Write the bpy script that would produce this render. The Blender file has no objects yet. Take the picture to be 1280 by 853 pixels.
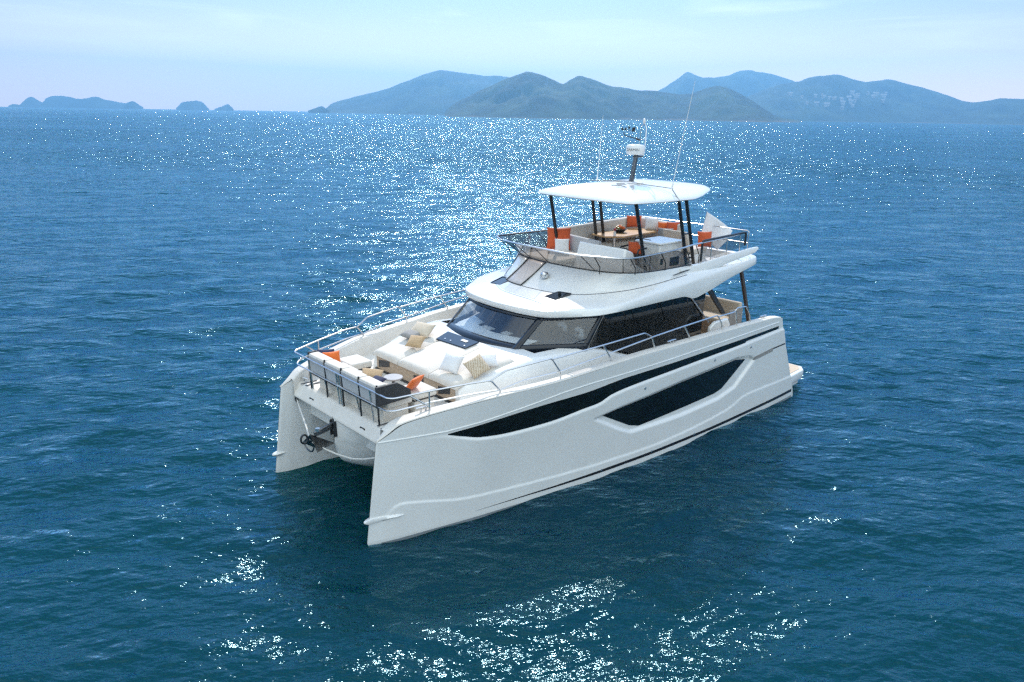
import bpy, bmesh, math, random
import numpy as np
from mathutils import Vector, Matrix
R = math.radians
random.seed(7)
scene = bpy.context.scene
col = scene.collection

# ------------------------------------------------------------------ camera
cd = bpy.data.cameras.new('camera')
cam = bpy.data.objects.new('camera', cd)
col.objects.link(cam)
rx = Vector((-0.742897, 0.669216, 0.015973)); ry = Vector((-0.181289, -0.224105, 0.957555)); rz = rx.cross(ry)
cam.matrix_world = Matrix(((rx.x, ry.x, rz.x, 20.944), (rx.y, ry.y, rz.y, 12.8301), (rx.z, ry.z, rz.z, 7.7), (0, 0, 0, 1)))
cd.sensor_width = 36; cd.lens = 26.595; cd.clip_start = 0.2; cd.clip_end = 40000
scene.camera = cam

# ------------------------------------------------------------------ light
SUN_AZ, SUN_EL = -132.5, 39.0
w = bpy.data.worlds.new('World'); scene.world = w; w.use_nodes = True
nt = w.node_tree
bg = nt.nodes['Background']
sky = nt.nodes.new('ShaderNodeTexSky'); sky.sky_type = 'NISHITA'; sky.sun_disc = False
sky.sun_elevation = R(SUN_EL); sky.sun_rotation = R(90 - SUN_AZ)
sky.altitude = 0; sky.air_density = 1.0; sky.dust_density = 0.15; sky.ozone_density = 2.6
# bright low sky: milky light close to the horizon, with faint wisps of cirrus
wt = nt.nodes.new('ShaderNodeTexCoord'); wx = nt.nodes.new('ShaderNodeSeparateXYZ'); nt.links.new(wt.outputs['Generated'], wx.inputs[0])
wm = nt.nodes.new('ShaderNodeMapRange'); wm.inputs[1].default_value = 0.0; wm.inputs[2].default_value = 0.14; wm.inputs[3].default_value = 0.92; wm.inputs[4].default_value = 0.0
wm.interpolation_type = 'SMOOTHSTEP'; nt.links.new(wx.outputs['Z'], wm.inputs[0])
wa = nt.nodes.new('ShaderNodeMixRGB'); wa.inputs[2].default_value = (16.6, 12.9, 11.2, 1)
nt.links.new(wm.outputs[0], wa.inputs[0]); 
wz = nt.nodes.new('ShaderNodeMapRange'); wz.inputs[1].default_value = 0.10; wz.inputs[2].default_value = 0.42; wz.interpolation_type = 'SMOOTHSTEP'; nt.links.new(wx.outputs['Z'], wz.inputs[0])
wt1 = nt.nodes.new('ShaderNodeMixRGB'); wt1.inputs[1].default_value = (1.0, 0.83, 0.89, 1); wt1.inputs[2].default_value = (1.9, 2.05, 2.15, 1); nt.links.new(wz.outputs[0], wt1.inputs[0])
wt2 = nt.nodes.new('ShaderNodeMixRGB'); wt2.blend_type = 'MULTIPLY'; wt2.inputs[0].default_value = 1; nt.links.new(sky.outputs[0], wt2.inputs[1]); nt.links.new(wt1.outputs[0], wt2.inputs[2])
nt.links.new(wt2.outputs[0], wa.inputs[1])
wmap = nt.nodes.new('ShaderNodeMapping'); wmap.inputs['Scale'].default_value = (3.0, 3.0, 26.0); nt.links.new(wt.outputs['Generated'], wmap.inputs['Vector'])
wn = nt.nodes.new('ShaderNodeTexNoise'); wn.inputs['Scale'].default_value = 1.6; wn.inputs['Detail'].default_value = 7; wn.inputs['Distortion'].default_value = 0.6; nt.links.new(wmap.outputs[0], wn.inputs['Vector'])
wr = nt.nodes.new('ShaderNodeMapRange'); wr.inputs[1].default_value = 0.52; wr.inputs[2].default_value = 0.80; wr.inputs[3].default_value = 0; wr.inputs[4].default_value = 0.4; nt.links.new(wn.outputs['Fac'], wr.inputs[0])
wc = nt.nodes.new('ShaderNodeMixRGB'); wc.inputs[2].default_value = (13.0, 13.2, 13.4, 1); nt.links.new(wr.outputs[0], wc.inputs[0]); nt.links.new(wa.outputs[0], wc.inputs[1])
# unseen cloud bank added opposite the sun as fill light for the shaded hull
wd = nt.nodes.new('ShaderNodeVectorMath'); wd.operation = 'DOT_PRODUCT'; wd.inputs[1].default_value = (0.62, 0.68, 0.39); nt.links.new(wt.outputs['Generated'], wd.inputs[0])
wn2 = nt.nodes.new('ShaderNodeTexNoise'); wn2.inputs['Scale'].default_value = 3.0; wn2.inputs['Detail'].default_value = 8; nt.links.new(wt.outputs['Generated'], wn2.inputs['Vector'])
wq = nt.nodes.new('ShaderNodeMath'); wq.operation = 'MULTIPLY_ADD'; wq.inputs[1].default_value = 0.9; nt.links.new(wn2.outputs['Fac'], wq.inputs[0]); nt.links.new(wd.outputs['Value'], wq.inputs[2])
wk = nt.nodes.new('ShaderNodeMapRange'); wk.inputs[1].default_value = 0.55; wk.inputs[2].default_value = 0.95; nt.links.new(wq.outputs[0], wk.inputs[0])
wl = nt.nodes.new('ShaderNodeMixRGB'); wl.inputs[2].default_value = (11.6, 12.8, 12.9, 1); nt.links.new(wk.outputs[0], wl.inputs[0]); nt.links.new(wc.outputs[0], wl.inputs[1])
# nothing shines from below the horizon
wg = nt.nodes.new('ShaderNodeMath'); wg.operation = 'GREATER_THAN'; wg.inputs[1].default_value = -0.02; nt.links.new(wx.outputs['Z'], wg.inputs[0])
wv_ = nt.nodes.new('ShaderNodeMixRGB'); wv_.inputs[1].default_value = (0, 0, 0, 1); nt.links.new(wg.outputs[0], wv_.inputs[0]); nt.links.new(wl.outputs[0], wv_.inputs[2])
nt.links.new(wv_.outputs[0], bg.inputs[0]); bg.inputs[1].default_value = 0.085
sd = bpy.data.lights.new('sun', 'SUN'); sd.energy = 2.6; sd.angle = R(0.53); sd.color = (1, 0.91, 0.80)
so = bpy.data.objects.new('sun', sd); col.objects.link(so)
sv = Vector((math.cos(R(SUN_AZ)) * math.cos(R(SUN_EL)), math.sin(R(SUN_AZ)) * math.cos(R(SUN_EL)), math.sin(R(SUN_EL))))
so.rotation_euler = sv.to_track_quat('Z', 'Y').to_euler(); so.location = (0, 0, 60)
vs = scene.view_settings
vs.view_transform = 'Standard'; vs.look = 'None'; vs.exposure = 0.7; vs.gamma = 1; vs.use_curve_mapping = False
scene.cycles.use_denoising = False      # the denoiser wipes out the glitter on the sea
scene.cycles.use_adaptive_sampling = False; scene.cycles.sampling_pattern = 'TABULATED_SOBOL'; scene.cycles.filter_width = 1.4
scene.cycles.max_bounces = 8; scene.cycles.sample_clamp_indirect = 2.0; scene.cycles.transparent_max_bounces = 16
scene.cycles.caustics_reflective = False; scene.cycles.caustics_refractive = False

# ------------------------------------------------------------------ helpers
def pchip(pts):
    xs = np.array([p[0] for p in pts], float); ys = np.array([p[1] for p in pts], float)
    h = np.diff(xs); d = np.diff(ys) / h; m = np.zeros_like(xs); m[0] = d[0]; m[-1] = d[-1]
    for i in range(1, len(xs) - 1):
        if d[i-1] * d[i] > 0:
            w1 = 2*h[i] + h[i-1]; w2 = h[i] + 2*h[i-1]; m[i] = (w1 + w2) / (w1/d[i-1] + w2/d[i])
    def f(x):
        x = np.clip(np.asarray(x, float), xs[0], xs[-1]); i = np.clip(np.searchsorted(xs, x) - 1, 0, len(xs) - 2)
        t = (x - xs[i]) / h[i]
        return ys[i]*(1+2*t)*(1-t)**2 + h[i]*m[i]*t*(1-t)**2 + ys[i+1]*t*t*(3-2*t) + h[i]*m[i+1]*t*t*(t-1)
    return f

def sstep(a, b, x):
    t = np.clip((np.asarray(x, float) - a) / (b - a), 0, 1); return t*t*(3-2*t)

def mat(name, color, rough=0.4, metal=0.0, noise=None, bump=None, coat=0.0, spec=0.5, sheen=0.0):
    """noise=(scale, color2, contrast lo, hi); bump=(scale, distance)"""
    m = bpy.data.materials.new(name); m.use_nodes = True
    t = m.node_tree; b = t.nodes['Principled BSDF']
    b.inputs['Base Color'].default_value = (*color, 1); b.inputs['Roughness'].default_value = rough
    b.inputs['Metallic'].default_value = metal; b.inputs['Specular IOR Level'].default_value = spec
    b.inputs['Coat Weight'].default_value = coat; b.inputs['Coat Roughness'].default_value = 0.06
    b.inputs['Sheen Weight'].default_value = sheen
    tc = t.nodes.new('ShaderNodeTexCoord')
    if noise:
        n = t.nodes.new('ShaderNodeTexNoise'); n.inputs['Scale'].default_value = noise[0]; n.inputs['Detail'].default_value = 6
        t.links.new(tc.outputs['Object'], n.inputs['Vector'])
        r = t.nodes.new('ShaderNodeValToRGB')
        r.color_ramp.elements[0].position = noise[2]; r.color_ramp.elements[1].position = noise[3]
        r.color_ramp.elements[0].color = (*noise[1], 1); r.color_ramp.elements[1].color = (*color, 1)
        t.links.new(n.outputs['Fac'], r.inputs[0]); t.links.new(r.outputs[0], b.inputs['Base Color'])
    if bump:
        n = t.nodes.new('ShaderNodeTexNoise'); n.inputs['Scale'].default_value = bump[0]; n.inputs['Detail'].default_value = 4
        t.links.new(tc.outputs['Object'], n.inputs['Vector'])
        bp = t.nodes.new('ShaderNodeBump'); bp.inputs['Distance'].default_value = bump[1]; bp.inputs['Strength'].default_value = 1.0
        t.links.new(n.outputs['Fac'], bp.inputs['Height']); t.links.new(bp.outputs[0], b.inputs['Normal'])
    return m

def glass_mat(name, tint, gloss=1.0, rough=0.01):
    m = bpy.data.materials.new(name); m.use_nodes = True; t = m.node_tree
    t.nodes.remove(t.nodes['Principled BSDF']); out = t.nodes['Material Output']
    tr = t.nodes.new('ShaderNodeBsdfTransparent'); tr.inputs[0].default_value = (*tint, 1)
    gl = t.nodes.new('ShaderNodeBsdfGlossy'); gl.inputs['Roughness'].default_value = rough
    gl.inputs[0].default_value = (gloss, gloss, gloss, 1)
    ge = t.nodes.new('ShaderNodeNewGeometry')
    def mth(op, a, c=None):
        q = t.nodes.new('ShaderNodeMath'); q.operation = op
        for i, v in enumerate((a, c)):
            if v is None: continue
            if isinstance(v, float): q.inputs[i].default_value = v
            else: t.links.new(v, q.inputs[i])
        return q.outputs[0]
    dp = t.nodes.new('ShaderNodeVectorMath'); dp.operation = 'DOT_PRODUCT'; t.links.new(ge.outputs['Normal'], dp.inputs[0]); t.links.new(ge.outputs['Incoming'], dp.inputs[1])
    fres = mth('ADD', mth('MULTIPLY', mth('POWER', mth('SUBTRACT', 1.0, mth('ABSOLUTE', dp.outputs['Value'])), 5.0), 0.95), 0.10)
    mx = t.nodes.new('ShaderNodeMixShader')
    t.links.new(fres, mx.inputs[0]); t.links.new(tr.outputs[0], mx.inputs[1]); t.links.new(gl.outputs[0], mx.inputs[2])
    t.links.new(mx.outputs[0], out.inputs[0])
    return m

M = {}
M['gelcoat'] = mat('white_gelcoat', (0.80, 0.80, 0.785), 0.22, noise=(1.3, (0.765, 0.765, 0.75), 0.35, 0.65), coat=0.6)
M['deck'] = mat('white_nonskid_deck', (0.70, 0.67, 0.62), 0.55, noise=(5, (0.64, 0.61, 0.56), 0.3, 0.7), bump=(220, 0.0008))
M['cream'] = mat('cream_upholstery', (0.66, 0.62, 0.56), 0.75, noise=(4, (0.60, 0.56, 0.50), 0.3, 0.7), bump=(14, 0.003), sheen=0.2)
M['greyfab'] = mat('light_grey_upholstery', (0.52, 0.53, 0.55), 0.8, noise=(6, (0.47, 0.48, 0.5), 0.3, 0.7), bump=(60, 0.002), sheen=0.2)
M['beige'] = mat('beige_laminate', (0.47, 0.36, 0.26), 0.5, noise=(3, (0.42, 0.32, 0.23), 0.3, 0.7))
M['orange'] = mat('orange_fabric', (0.78, 0.16, 0.015), 0.8, noise=(9, (0.70, 0.13, 0.012), 0.3, 0.7), bump=(16, 0.012), sheen=0.3)
M['rust'] = mat('rust_orange_fabric', (0.62, 0.10, 0.02), 0.8, noise=(9, (0.55, 0.085, 0.017), 0.3, 0.7), bump=(16, 0.012), sheen=0.3)
M['tan'] = mat('tan_woven_fabric', (0.50, 0.35, 0.20), 0.85, noise=(40, (0.38, 0.26, 0.14), 0.35, 0.65), bump=(50, 0.005), sheen=0.2)
M['sand'] = mat('sand_woven_fabric', (0.62, 0.53, 0.42), 0.85, noise=(45, (0.5, 0.42, 0.32), 0.35, 0.65), bump=(50, 0.004), sheen=0.2)
M['whitefab'] = mat('white_fabric', (0.72, 0.72, 0.72), 0.85, bump=(14, 0.012), noise=(8, (0.66, 0.66, 0.67), 0.3, 0.7), sheen=0.2)
M['greypil'] = mat('taupe_grey_fabric', (0.30, 0.29, 0.28), 0.85, bump=(14, 0.012), noise=(8, (0.26, 0.25, 0.24), 0.3, 0.7))
M['navy'] = mat('navy_fabric', (0.035, 0.045, 0.10), 0.85, bump=(14, 0.012), noise=(9, (0.025, 0.03, 0.075), 0.3, 0.7))
M['charcoal'] = mat('charcoal_mesh_fabric', (0.035, 0.037, 0.04), 0.7, noise=(60, (0.02, 0.021, 0.024), 0.35, 0.65), bump=(120, 0.002))
M['frame'] = mat('anthracite_frame', (0.018, 0.019, 0.022), 0.38, noise=(8, (0.014, 0.015, 0.017), 0.3, 0.7))
M['post'] = mat('black_painted_post', (0.012, 0.012, 0.013), 0.25, noise=(8, (0.009, 0.009, 0.01), 0.3, 0.7))
M['bronze'] = mat('dark_bronze_post', (0.06, 0.04, 0.028), 0.35, noise=(8, (0.05, 0.033, 0.022), 0.3, 0.7))
M['steel'] = mat('polished_steel', (0.66, 0.66, 0.66), 0.24, 1.0, noise=(6, (0.62, 0.62, 0.62), 0.3, 0.7))
M['darksteel'] = mat('brushed_anchor_steel', (0.20, 0.20, 0.20), 0.35, 1.0, noise=(12, (0.12, 0.12, 0.12), 0.3, 0.7))
M['blackglass'] = mat('black_hull_glazing', (0.006, 0.008, 0.008), 0.03, noise=(0.8, (0.004, 0.005, 0.005), 0.3, 0.7), spec=0.5)
M['frit'] = mat('black_glazing_border', (0.012, 0.016, 0.024), 0.08, noise=(2, (0.010, 0.013, 0.02), 0.3, 0.7))
M['stripe'] = mat('black_boot_stripe', (0.01, 0.01, 0.012), 0.3, noise=(4, (0.015, 0.015, 0.018), 0.3, 0.7))
M['antifoul'] = mat('grey_antifouling', (0.28, 0.31, 0.34), 0.5, noise=(3, (0.2, 0.23, 0.25), 0.3, 0.7))
M['teak'] = mat('bleached_teak', (0.55, 0.43, 0.31), 0.6, noise=(7, (0.47, 0.36, 0.25), 0.3, 0.7))
M['wood'] = mat('honey_wood', (0.58, 0.36, 0.17), 0.35, noise=(5, (0.45, 0.26, 0.11), 0.3, 0.7))
M['rope'] = mat('white_rope', (0.70, 0.69, 0.66), 0.85, noise=(70, (0.5, 0.49, 0.46), 0.4, 0.6))
M['seam'] = mat('dark_seam', (0.10, 0.10, 0.11), 0.7, noise=(9, (0.08, 0.08, 0.09), 0.3, 0.7))
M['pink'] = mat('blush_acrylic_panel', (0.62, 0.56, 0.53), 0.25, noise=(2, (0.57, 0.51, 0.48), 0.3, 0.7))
M['tabletop'] = mat('grey_tabletop', (0.36, 0.34, 0.33), 0.3, noise=(12, (0.32, 0.30, 0.29), 0.3, 0.7))
M['plastic'] = mat('white_plastic', (0.78, 0.78, 0.78), 0.3, noise=(6, (0.74, 0.74, 0.74), 0.3, 0.7))
M['letter'] = mat('dark_lettering', (0.03, 0.03, 0.03), 0.5, noise=(9, (0.025, 0.025, 0.025), 0.3, 0.7))
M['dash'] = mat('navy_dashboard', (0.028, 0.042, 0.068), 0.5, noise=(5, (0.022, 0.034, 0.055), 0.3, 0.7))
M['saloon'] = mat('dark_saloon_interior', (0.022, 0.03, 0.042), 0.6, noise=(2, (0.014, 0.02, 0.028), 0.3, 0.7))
M['fruit'] = mat('mixed_fruit', (0.45, 0.22, 0.03), 0.4, noise=(11, (0.10, 0.16, 0.02), 0.45, 0.55))
M['redbottle'] = mat('red_bottle', (0.5, 0.03, 0.02), 0.2, noise=(8, (0.4, 0.025, 0.02), 0.3, 0.7))
M['flag'] = mat('white_flag_cloth', (0.80, 0.80, 0.82), 0.8, noise=(5, (0.72, 0.72, 0.76), 0.3, 0.7))
M['windscreen'] = glass_mat('clear_windscreen', (0.80, 0.85, 0.88))
M['smoked'] = glass_mat('smoked_deflector', (0.40, 0.37, 0.35))
M['net'] = glass_mat('dark_mesh_netting', (0.62, 0.62, 0.62), 0.25, 0.5)

def chevron():
    m = mat('chevron_woven_fabric', (0.62, 0.52, 0.40), 0.85, bump=(50, 0.004)); t = m.node_tree; b = t.nodes['Principled BSDF']
    tc = t.nodes.new('ShaderNodeTexCoord'); wv = t.nodes.new('ShaderNodeTexWave'); wv.inputs['Scale'].default_value = 9; wv.inputs['Distortion'].default_value = 5; wv.inputs['Detail Scale'].default_value = 6
    t.links.new(tc.outputs['Object'], wv.inputs['Vector']); r = t.nodes.new('ShaderNodeValToRGB'); r.color_ramp.elements[0].position = .4; r.color_ramp.elements[1].position = .6
    r.color_ramp.elements[0].color = (0.36, 0.27, 0.17, 1); r.color_ramp.elements[1].color = (0.64, 0.55, 0.43, 1)
    t.links.new(wv.outputs['Fac'], r.inputs[0]); t.links.new(r.outputs[0], b.inputs['Base Color']); return m
M['chevron'] = chevron()

class MB:
    def __init__(s): s.v = []; s.f = []; s.m = []
    def add(s, vs, fs, mi=0):
        o = len(s.v); s.v += [tuple(map(float, v)) for v in vs]; s.f += [tuple(o + i for i in f) for f in fs]; s.m += [mi] * len(fs)
        return s
    def hexa(s, p, mi=0):      # p: 4 bottom (ccw), 4 top
        return s.add(p, [(3,2,1,0), (4,5,6,7), (0,1,5,4), (1,2,6,5), (2,3,7,6), (3,0,4,7)], mi)
    def box(s, x0, x1, y0, y1, z0, z1, mi=0):
        return s.hexa([(x0,y0,z0),(x1,y0,z0),(x1,y1,z0),(x0,y1,z0),(x0,y0,z1),(x1,y0,z1),(x1,y1,z1),(x0,y1,z1)], mi)
    def prism(s, poly, z0, z1, mi=0):
        n = len(poly)
        a = sum(poly[i][0]*poly[(i+1)%n][1]-poly[(i+1)%n][0]*poly[i][1] for i in range(n))
        if a < 0: poly = poly[::-1]
        f0 = z0 if callable(z0) else (lambda x, y: z0); f1 = z1 if callable(z1) else (lambda x, y: z1)
        vs = [(x, y, f0(x, y)) for x, y in poly] + [(x, y, f1(x, y)) for x, y in poly]
        return s.add(vs, [tuple(range(n))[::-1], tuple(range(n, 2*n))] + [(i, (i+1)%n, n+(i+1)%n, n+i) for i in range(n)], mi)
    def tube(s, path, r, n=8, closed=False, mi=0):
        P = [Vector(p) for p in path]; k = len(P); rings = []
        rr = r if hasattr(r, '__len__') else [r]*k
        up = None
        for i in range(k):
            a = P[(i-1) % k] if (closed or i > 0) else P[i]; b = P[(i+1) % k] if (closed or i < k-1) else P[i]
            t = (b - a).normalized()
            if up is None:
                up = Vector((0,0,1)) if abs(t.z) < .9 else Vector((1,0,0))
            side = t.cross(up).normalized(); up = side.cross(t).normalized()
            c = 1.0
            if 0 < i < k-1:
                c = max(.6, math.cos((P[i]-P[i-1]).angle(P[i+1]-P[i], 0)/2))
            rings.append([P[i] + (side*math.cos(q) + up*math.sin(q))*rr[i]/ (c if c > 0 else 1) for q in [2*math.pi*j/n for j in range(n)]])
        vs = [v for g in rings for v in g]; fs = []
        for i in range(k if closed else k-1):
            i2 = (i+1) % k
            fs += [(i*n+j, i2*n+j, i2*n+(j+1)%n, i*n+(j+1)%n) for j in range(n)]
        if not closed: fs += [tuple(range(n)), tuple(range((k-1)*n, k*n))[::-1]]
        return s.add(vs, fs, mi)
    def lathe(s, prof, c, n=24, mi=0):
        vs = []; fs = []
        for r, z in prof:
            vs += [(c[0]+r*math.cos(2*math.pi*j/n), c[1]+r*math.sin(2*math.pi*j/n), c[2]+z) for j in range(n)]
        for i in range(len(prof)-1):
            fs += [(i*n+j, i*n+(j+1)%n, (i+1)*n+(j+1)%n, (i+1)*n+j) for j in range(n)]
        fs += [tuple(range(n))[::-1], tuple(range((len(prof)-1)*n, len(prof)*n))]
        return s.add(vs, fs, mi)
    def grid(s, pts, closed_u=False, mi=0, flip=False):   # pts: array [nu][nv][3]
        nu, nv = len(pts), len(pts[0]); vs = [p for row in pts for p in row]; fs = []
        for i in range(nu if closed_u else nu-1):
            i2 = (i+1) % nu
            for j in range(nv-1):
                q = (i*nv+j, i2*nv+j, i2*nv+j+1, i*nv+j+1)
                fs.append(q[::-1] if flip else q)
        return s.add(vs, fs, mi)
    def mirror(s):
        m = MB(); m.v = [(x, -y, z) for x, y, z in s.v]; m.f = [f[::-1] for f in s.f]; m.m = list(s.m); return m

def obj(name, mb, mats, parent=None, bevel=0.0, seg=2, ang=35, smooth=True, solid=0.0, fix=False, **kw):
    me = bpy.data.meshes.new(name); me.from_pydata(mb.v, [], mb.f)
    for m in (mats if isinstance(mats, (list, tuple)) else [mats]): me.materials.append(M[m] if isinstance(m, str) else m)
    if any(mb.m): me.polygons.foreach_set('material_index', mb.m)
    if fix:
        b = bmesh.new(); b.from_mesh(me); bmesh.ops.remove_doubles(b, verts=b.verts, dist=1e-5); bmesh.ops.recalc_face_normals(b, faces=b.faces); b.to_mesh(me); b.free()
    if smooth:
        me.polygons.foreach_set('use_smooth', [True]*len(me.polygons)); me.set_sharp_from_angle(angle=R(ang))
    me.update()
    o = bpy.data.objects.new(name, me); col.objects.link(o)
    if parent:
        o.parent = parent
        inv = parent.matrix_basis.inverted()
        if parent.parent: inv = inv @ parent.matrix_parent_inverse.inverted() @ parent.parent.matrix_basis.inverted()
        o.matrix_parent_inverse = inv
    if solid:
        sm = o.modifiers.new('thickness', 'SOLIDIFY'); sm.thickness = solid; sm.offset = 0
    if bevel:
        bm_ = o.modifiers.new('edges', 'BEVEL'); bm_.width = bevel; bm_.segments = seg; bm_.limit_method = 'ANGLE'; bm_.angle_limit = R(30)
        bm_.harden_normals = False
    for k, v in kw.items(): o[k] = v
    return o

def each(name, mb, *a, **k):
    """one object per connected piece of the mesh"""
    par = list(range(len(mb.v)))
    def find(i):
        while par[i] != i: par[i] = par[par[i]]; i = par[i]
        return i
    for f in mb.f:
        r0 = find(f[0])
        for i in f[1:]: par[find(i)] = r0
    groups = {}
    for f in mb.f: groups.setdefault(find(f[0]), []).append(f)
    out = []
    for fs_ in groups.values():
        ids = sorted({i for f in fs_ for i in f}); mp = {q: i for i, q in enumerate(ids)}; p = MB()
        p.add([mb.v[i] for i in ids], [tuple(mp[i] for i in f) for f in fs_]); out.append(obj(name, p, *a, **k))
    return out

def thing(name, label, cat, loc=(0,0,0), group=None):
    o = bpy.data.objects.new(name, None); col.objects.link(o); o.location = loc
    o.empty_display_size = 0.2; o['label'] = label; o['category'] = cat
    if group: o['group'] = group
    return o

def tag(o, label, cat, group=None):
    o['label'] = label; o['category'] = cat
    if group: o['group'] = group
    return o

def dup(root, loc, rot=None, label=None):
    r = root.copy(); col.objects.link(r); r.location = loc
    if rot is not None: r.rotation_euler = rot
    if label: r['label'] = label
    for ch in list(root.children):
        c = ch.copy(); col.objects.link(c); c.parent = r
        for g in ch.children:
            d = g.copy(); col.objects.link(d); d.parent = c
    return r

def round_path(pts, r=0.06, n=4):
    P = [Vector(p) for p in pts]; out = [P[0]]
    for i in range(1, len(P)-1):
        a = (P[i-1]-P[i]); b = (P[i+1]-P[i]); k = min(r, a.length*.45, b.length*.45)
        p0 = P[i] + a.normalized()*k; p2 = P[i] + b.normalized()*k
        for j in range(n+1):
            t = j/n; out.append(p0*(1-t)**2 + P[i]*2*t*(1-t) + p2*t*t)
    return out + [P[-1]]

def rail(paths, r=0.016):
    mb = MB()
    for p in paths: mb.tube(round_path(p), r, 8)
    return mb
def flip_y(paths): return [[(x, -y, z) for x, y, z in p] for p in paths]

# ------------------------------------------------------------------ sea
def axis_lines(lo, hi, step, far, g, far_neg=None):
    mid = list(np.arange(lo, hi + step/2, step)); a = []; d = step; x = hi
    while x < far: d *= g; x += d; a.append(x)
    b = []; d = step; x = lo
    while x > -(far_neg or far): d *= g; x -= d; b.append(x)
    return np.array(b[::-1] + mid + a)
SEA = 3480.0
gx = axis_lines(-8, 21, 0.11, SEA, 1.021); gy = axis_lines(-9, 14, 0.11, SEA, 1.021, 4500.0)
X, Y = np.meshgrid(gx, gy, indexing='ij')
dx = np.gradient(gx); dy = np.gradient(gy)
cell = np.maximum(dx[:, None], dy[None, :])
rng = np.random.default_rng(11)
Zs = np.zeros_like(X); DX = np.zeros_like(X); DY = np.zeros_like(X)
wind = R(52.0)
NW = 84
for i in range(NW):
    lam = 0.45 * (26/0.45) ** ((i + rng.random()*.8) / NW)
    th = wind + rng.normal() * R(28)
    k = 2*math.pi/lam; kx, ky = k*math.cos(th), k*math.sin(th)
    slope = 0.030 * (1.0 if lam < 3.5 else (3.5/lam)**1.25)
    a = slope/k * (0.6 + .8*rng.random()) * (0.45 if lam > 4 else 1.0)
    ph = rng.random()*2*math.pi
    wgt = 1 - sstep(0.2, 0.42, cell/lam)
    if wgt.max() <= 0: continue
    p = kx*X + ky*Y + ph
    grp = 0.75 + 0.5*np.sin(kx*.13*X - ky*.11*Y + ph*3) * np.cos(ky*.09*X + kx*.12*Y + ph*5)
    A = a*wgt*grp
    Zs += A*np.cos(p); sn = A*np.sin(p)*0.8
    DX -= sn*math.cos(th); DY -= sn*math.sin(th)
X = X + DX; Y = Y + DY
nx, ny = len(gx), len(gy)
verts = np.stack([X, Y, Zs], -1).reshape(-1, 3).astype(np.float32)
idx = np.arange(nx*ny).reshape(nx, ny)
quads = np.stack([idx[:-1, :-1], idx[1:, :-1], idx[1:, 1:], idx[:-1, 1:]], -1).reshape(-1, 4)
me = bpy.data.meshes.new('sea'); me.vertices.add(len(verts)); me.vertices.foreach_set('co', verts.ravel())
me.loops.add(quads.size); me.loops.foreach_set('vertex_index', quads.ravel().astype(np.int32))
me.polygons.add(len(quads)); me.polygons.foreach_set('loop_start', (np.arange(len(quads))*4).astype(np.int32))
me.polygons.foreach_set('loop_total', np.full(len(quads), 4, np.int32)); me.polygons.foreach_set('use_smooth', np.ones(len(quads), bool))
me.update(calc_edges=True)
sea = bpy.data.objects.new('sea', me); col.objects.link(sea); sea['kind'] = 'structure'
m = bpy.data.materials.new('sea_water'); m.use_nodes = True; t = m.node_tree; b = t.nodes['Principled BSDF']
t.nodes.remove(b)
# water: what wells up from below (diffuse) under what the surface mirrors (fresnel)
dif = t.nodes.new('ShaderNodeSubsurfaceScattering'); dif.falloff = 'BURLEY'; dif.inputs['Scale'].default_value = 1.0; dif.inputs['Radius'].default_value = (0.4, 4.5, 1.2); gls = t.nodes.new('ShaderNodeBsdfGlossy'); gls.inputs['Roughness'].default_value = 0.115; gls.inputs[0].default_value = (0.46, 0.80, 1.0, 1)
fre = t.nodes.new('ShaderNodeFresnel'); fre.inputs[0].default_value = 1.333
mxs = t.nodes.new('ShaderNodeMixShader'); t.links.new(fre.outputs[0], mxs.inputs[0]); t.links.new(dif.outputs[0], mxs.inputs[1]); t.links.new(gls.outputs[0], mxs.inputs[2])
t.links.new(mxs.outputs[0], t.nodes['Material Output'].inputs[0])
tc = t.nodes.new('ShaderNodeNewGeometry')
def noise_h(scale, detail, stretch=1.0, ang=0.0):
    vr = t.nodes.new('ShaderNodeVectorRotate'); vr.rotation_type = 'Z_AXIS'; vr.inputs['Angle'].default_value = ang; mp = t.nodes.new('ShaderNodeMapping'); mp.inputs['Scale'].default_value = (scale, scale*stretch, scale)
    n = t.nodes.new('ShaderNodeTexNoise'); n.inputs['Scale'].default_value = 1.0; n.inputs['Detail'].default_value = detail; n.inputs['Roughness'].default_value = 0.55
    t.links.new(tc.outputs['Position'], vr.inputs['Vector']); t.links.new(vr.outputs[0], mp.inputs['Vector']); t.links.new(mp.outputs[0], n.inputs['Vector'])
    return n.outputs['Fac']
def scaled(sock, k):
    q = t.nodes.new('ShaderNodeMath'); q.operation = 'MULTIPLY'; q.inputs[1].default_value = k; t.links.new(sock, q.inputs[0]); return q.outputs[0]
def plus(a, c):
    q = t.nodes.new('ShaderNodeMath'); q.operation = 'ADD'; t.links.new(a, q.inputs[0]); t.links.new(c, q.inputs[1]); return q.outputs[0]
hgt = plus(plus(plus(scaled(noise_h(0.55, 2, 0.4, -wind), 0.23), scaled(noise_h(1.5, 2, 0.32, -wind + .25), 0.17)), scaled(noise_h(3.4, 2, 0.34, -wind - .30), 0.095)), scaled(noise_h(8.0, 3, 0.45, -wind + .15), 0.050))
bp = t.nodes.new('ShaderNodeBump'); bp.inputs['Distance'].default_value = 1.0; bp.inputs['Strength'].default_value = 1.0
t.links.new(hgt, bp.inputs['Height'])
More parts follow.
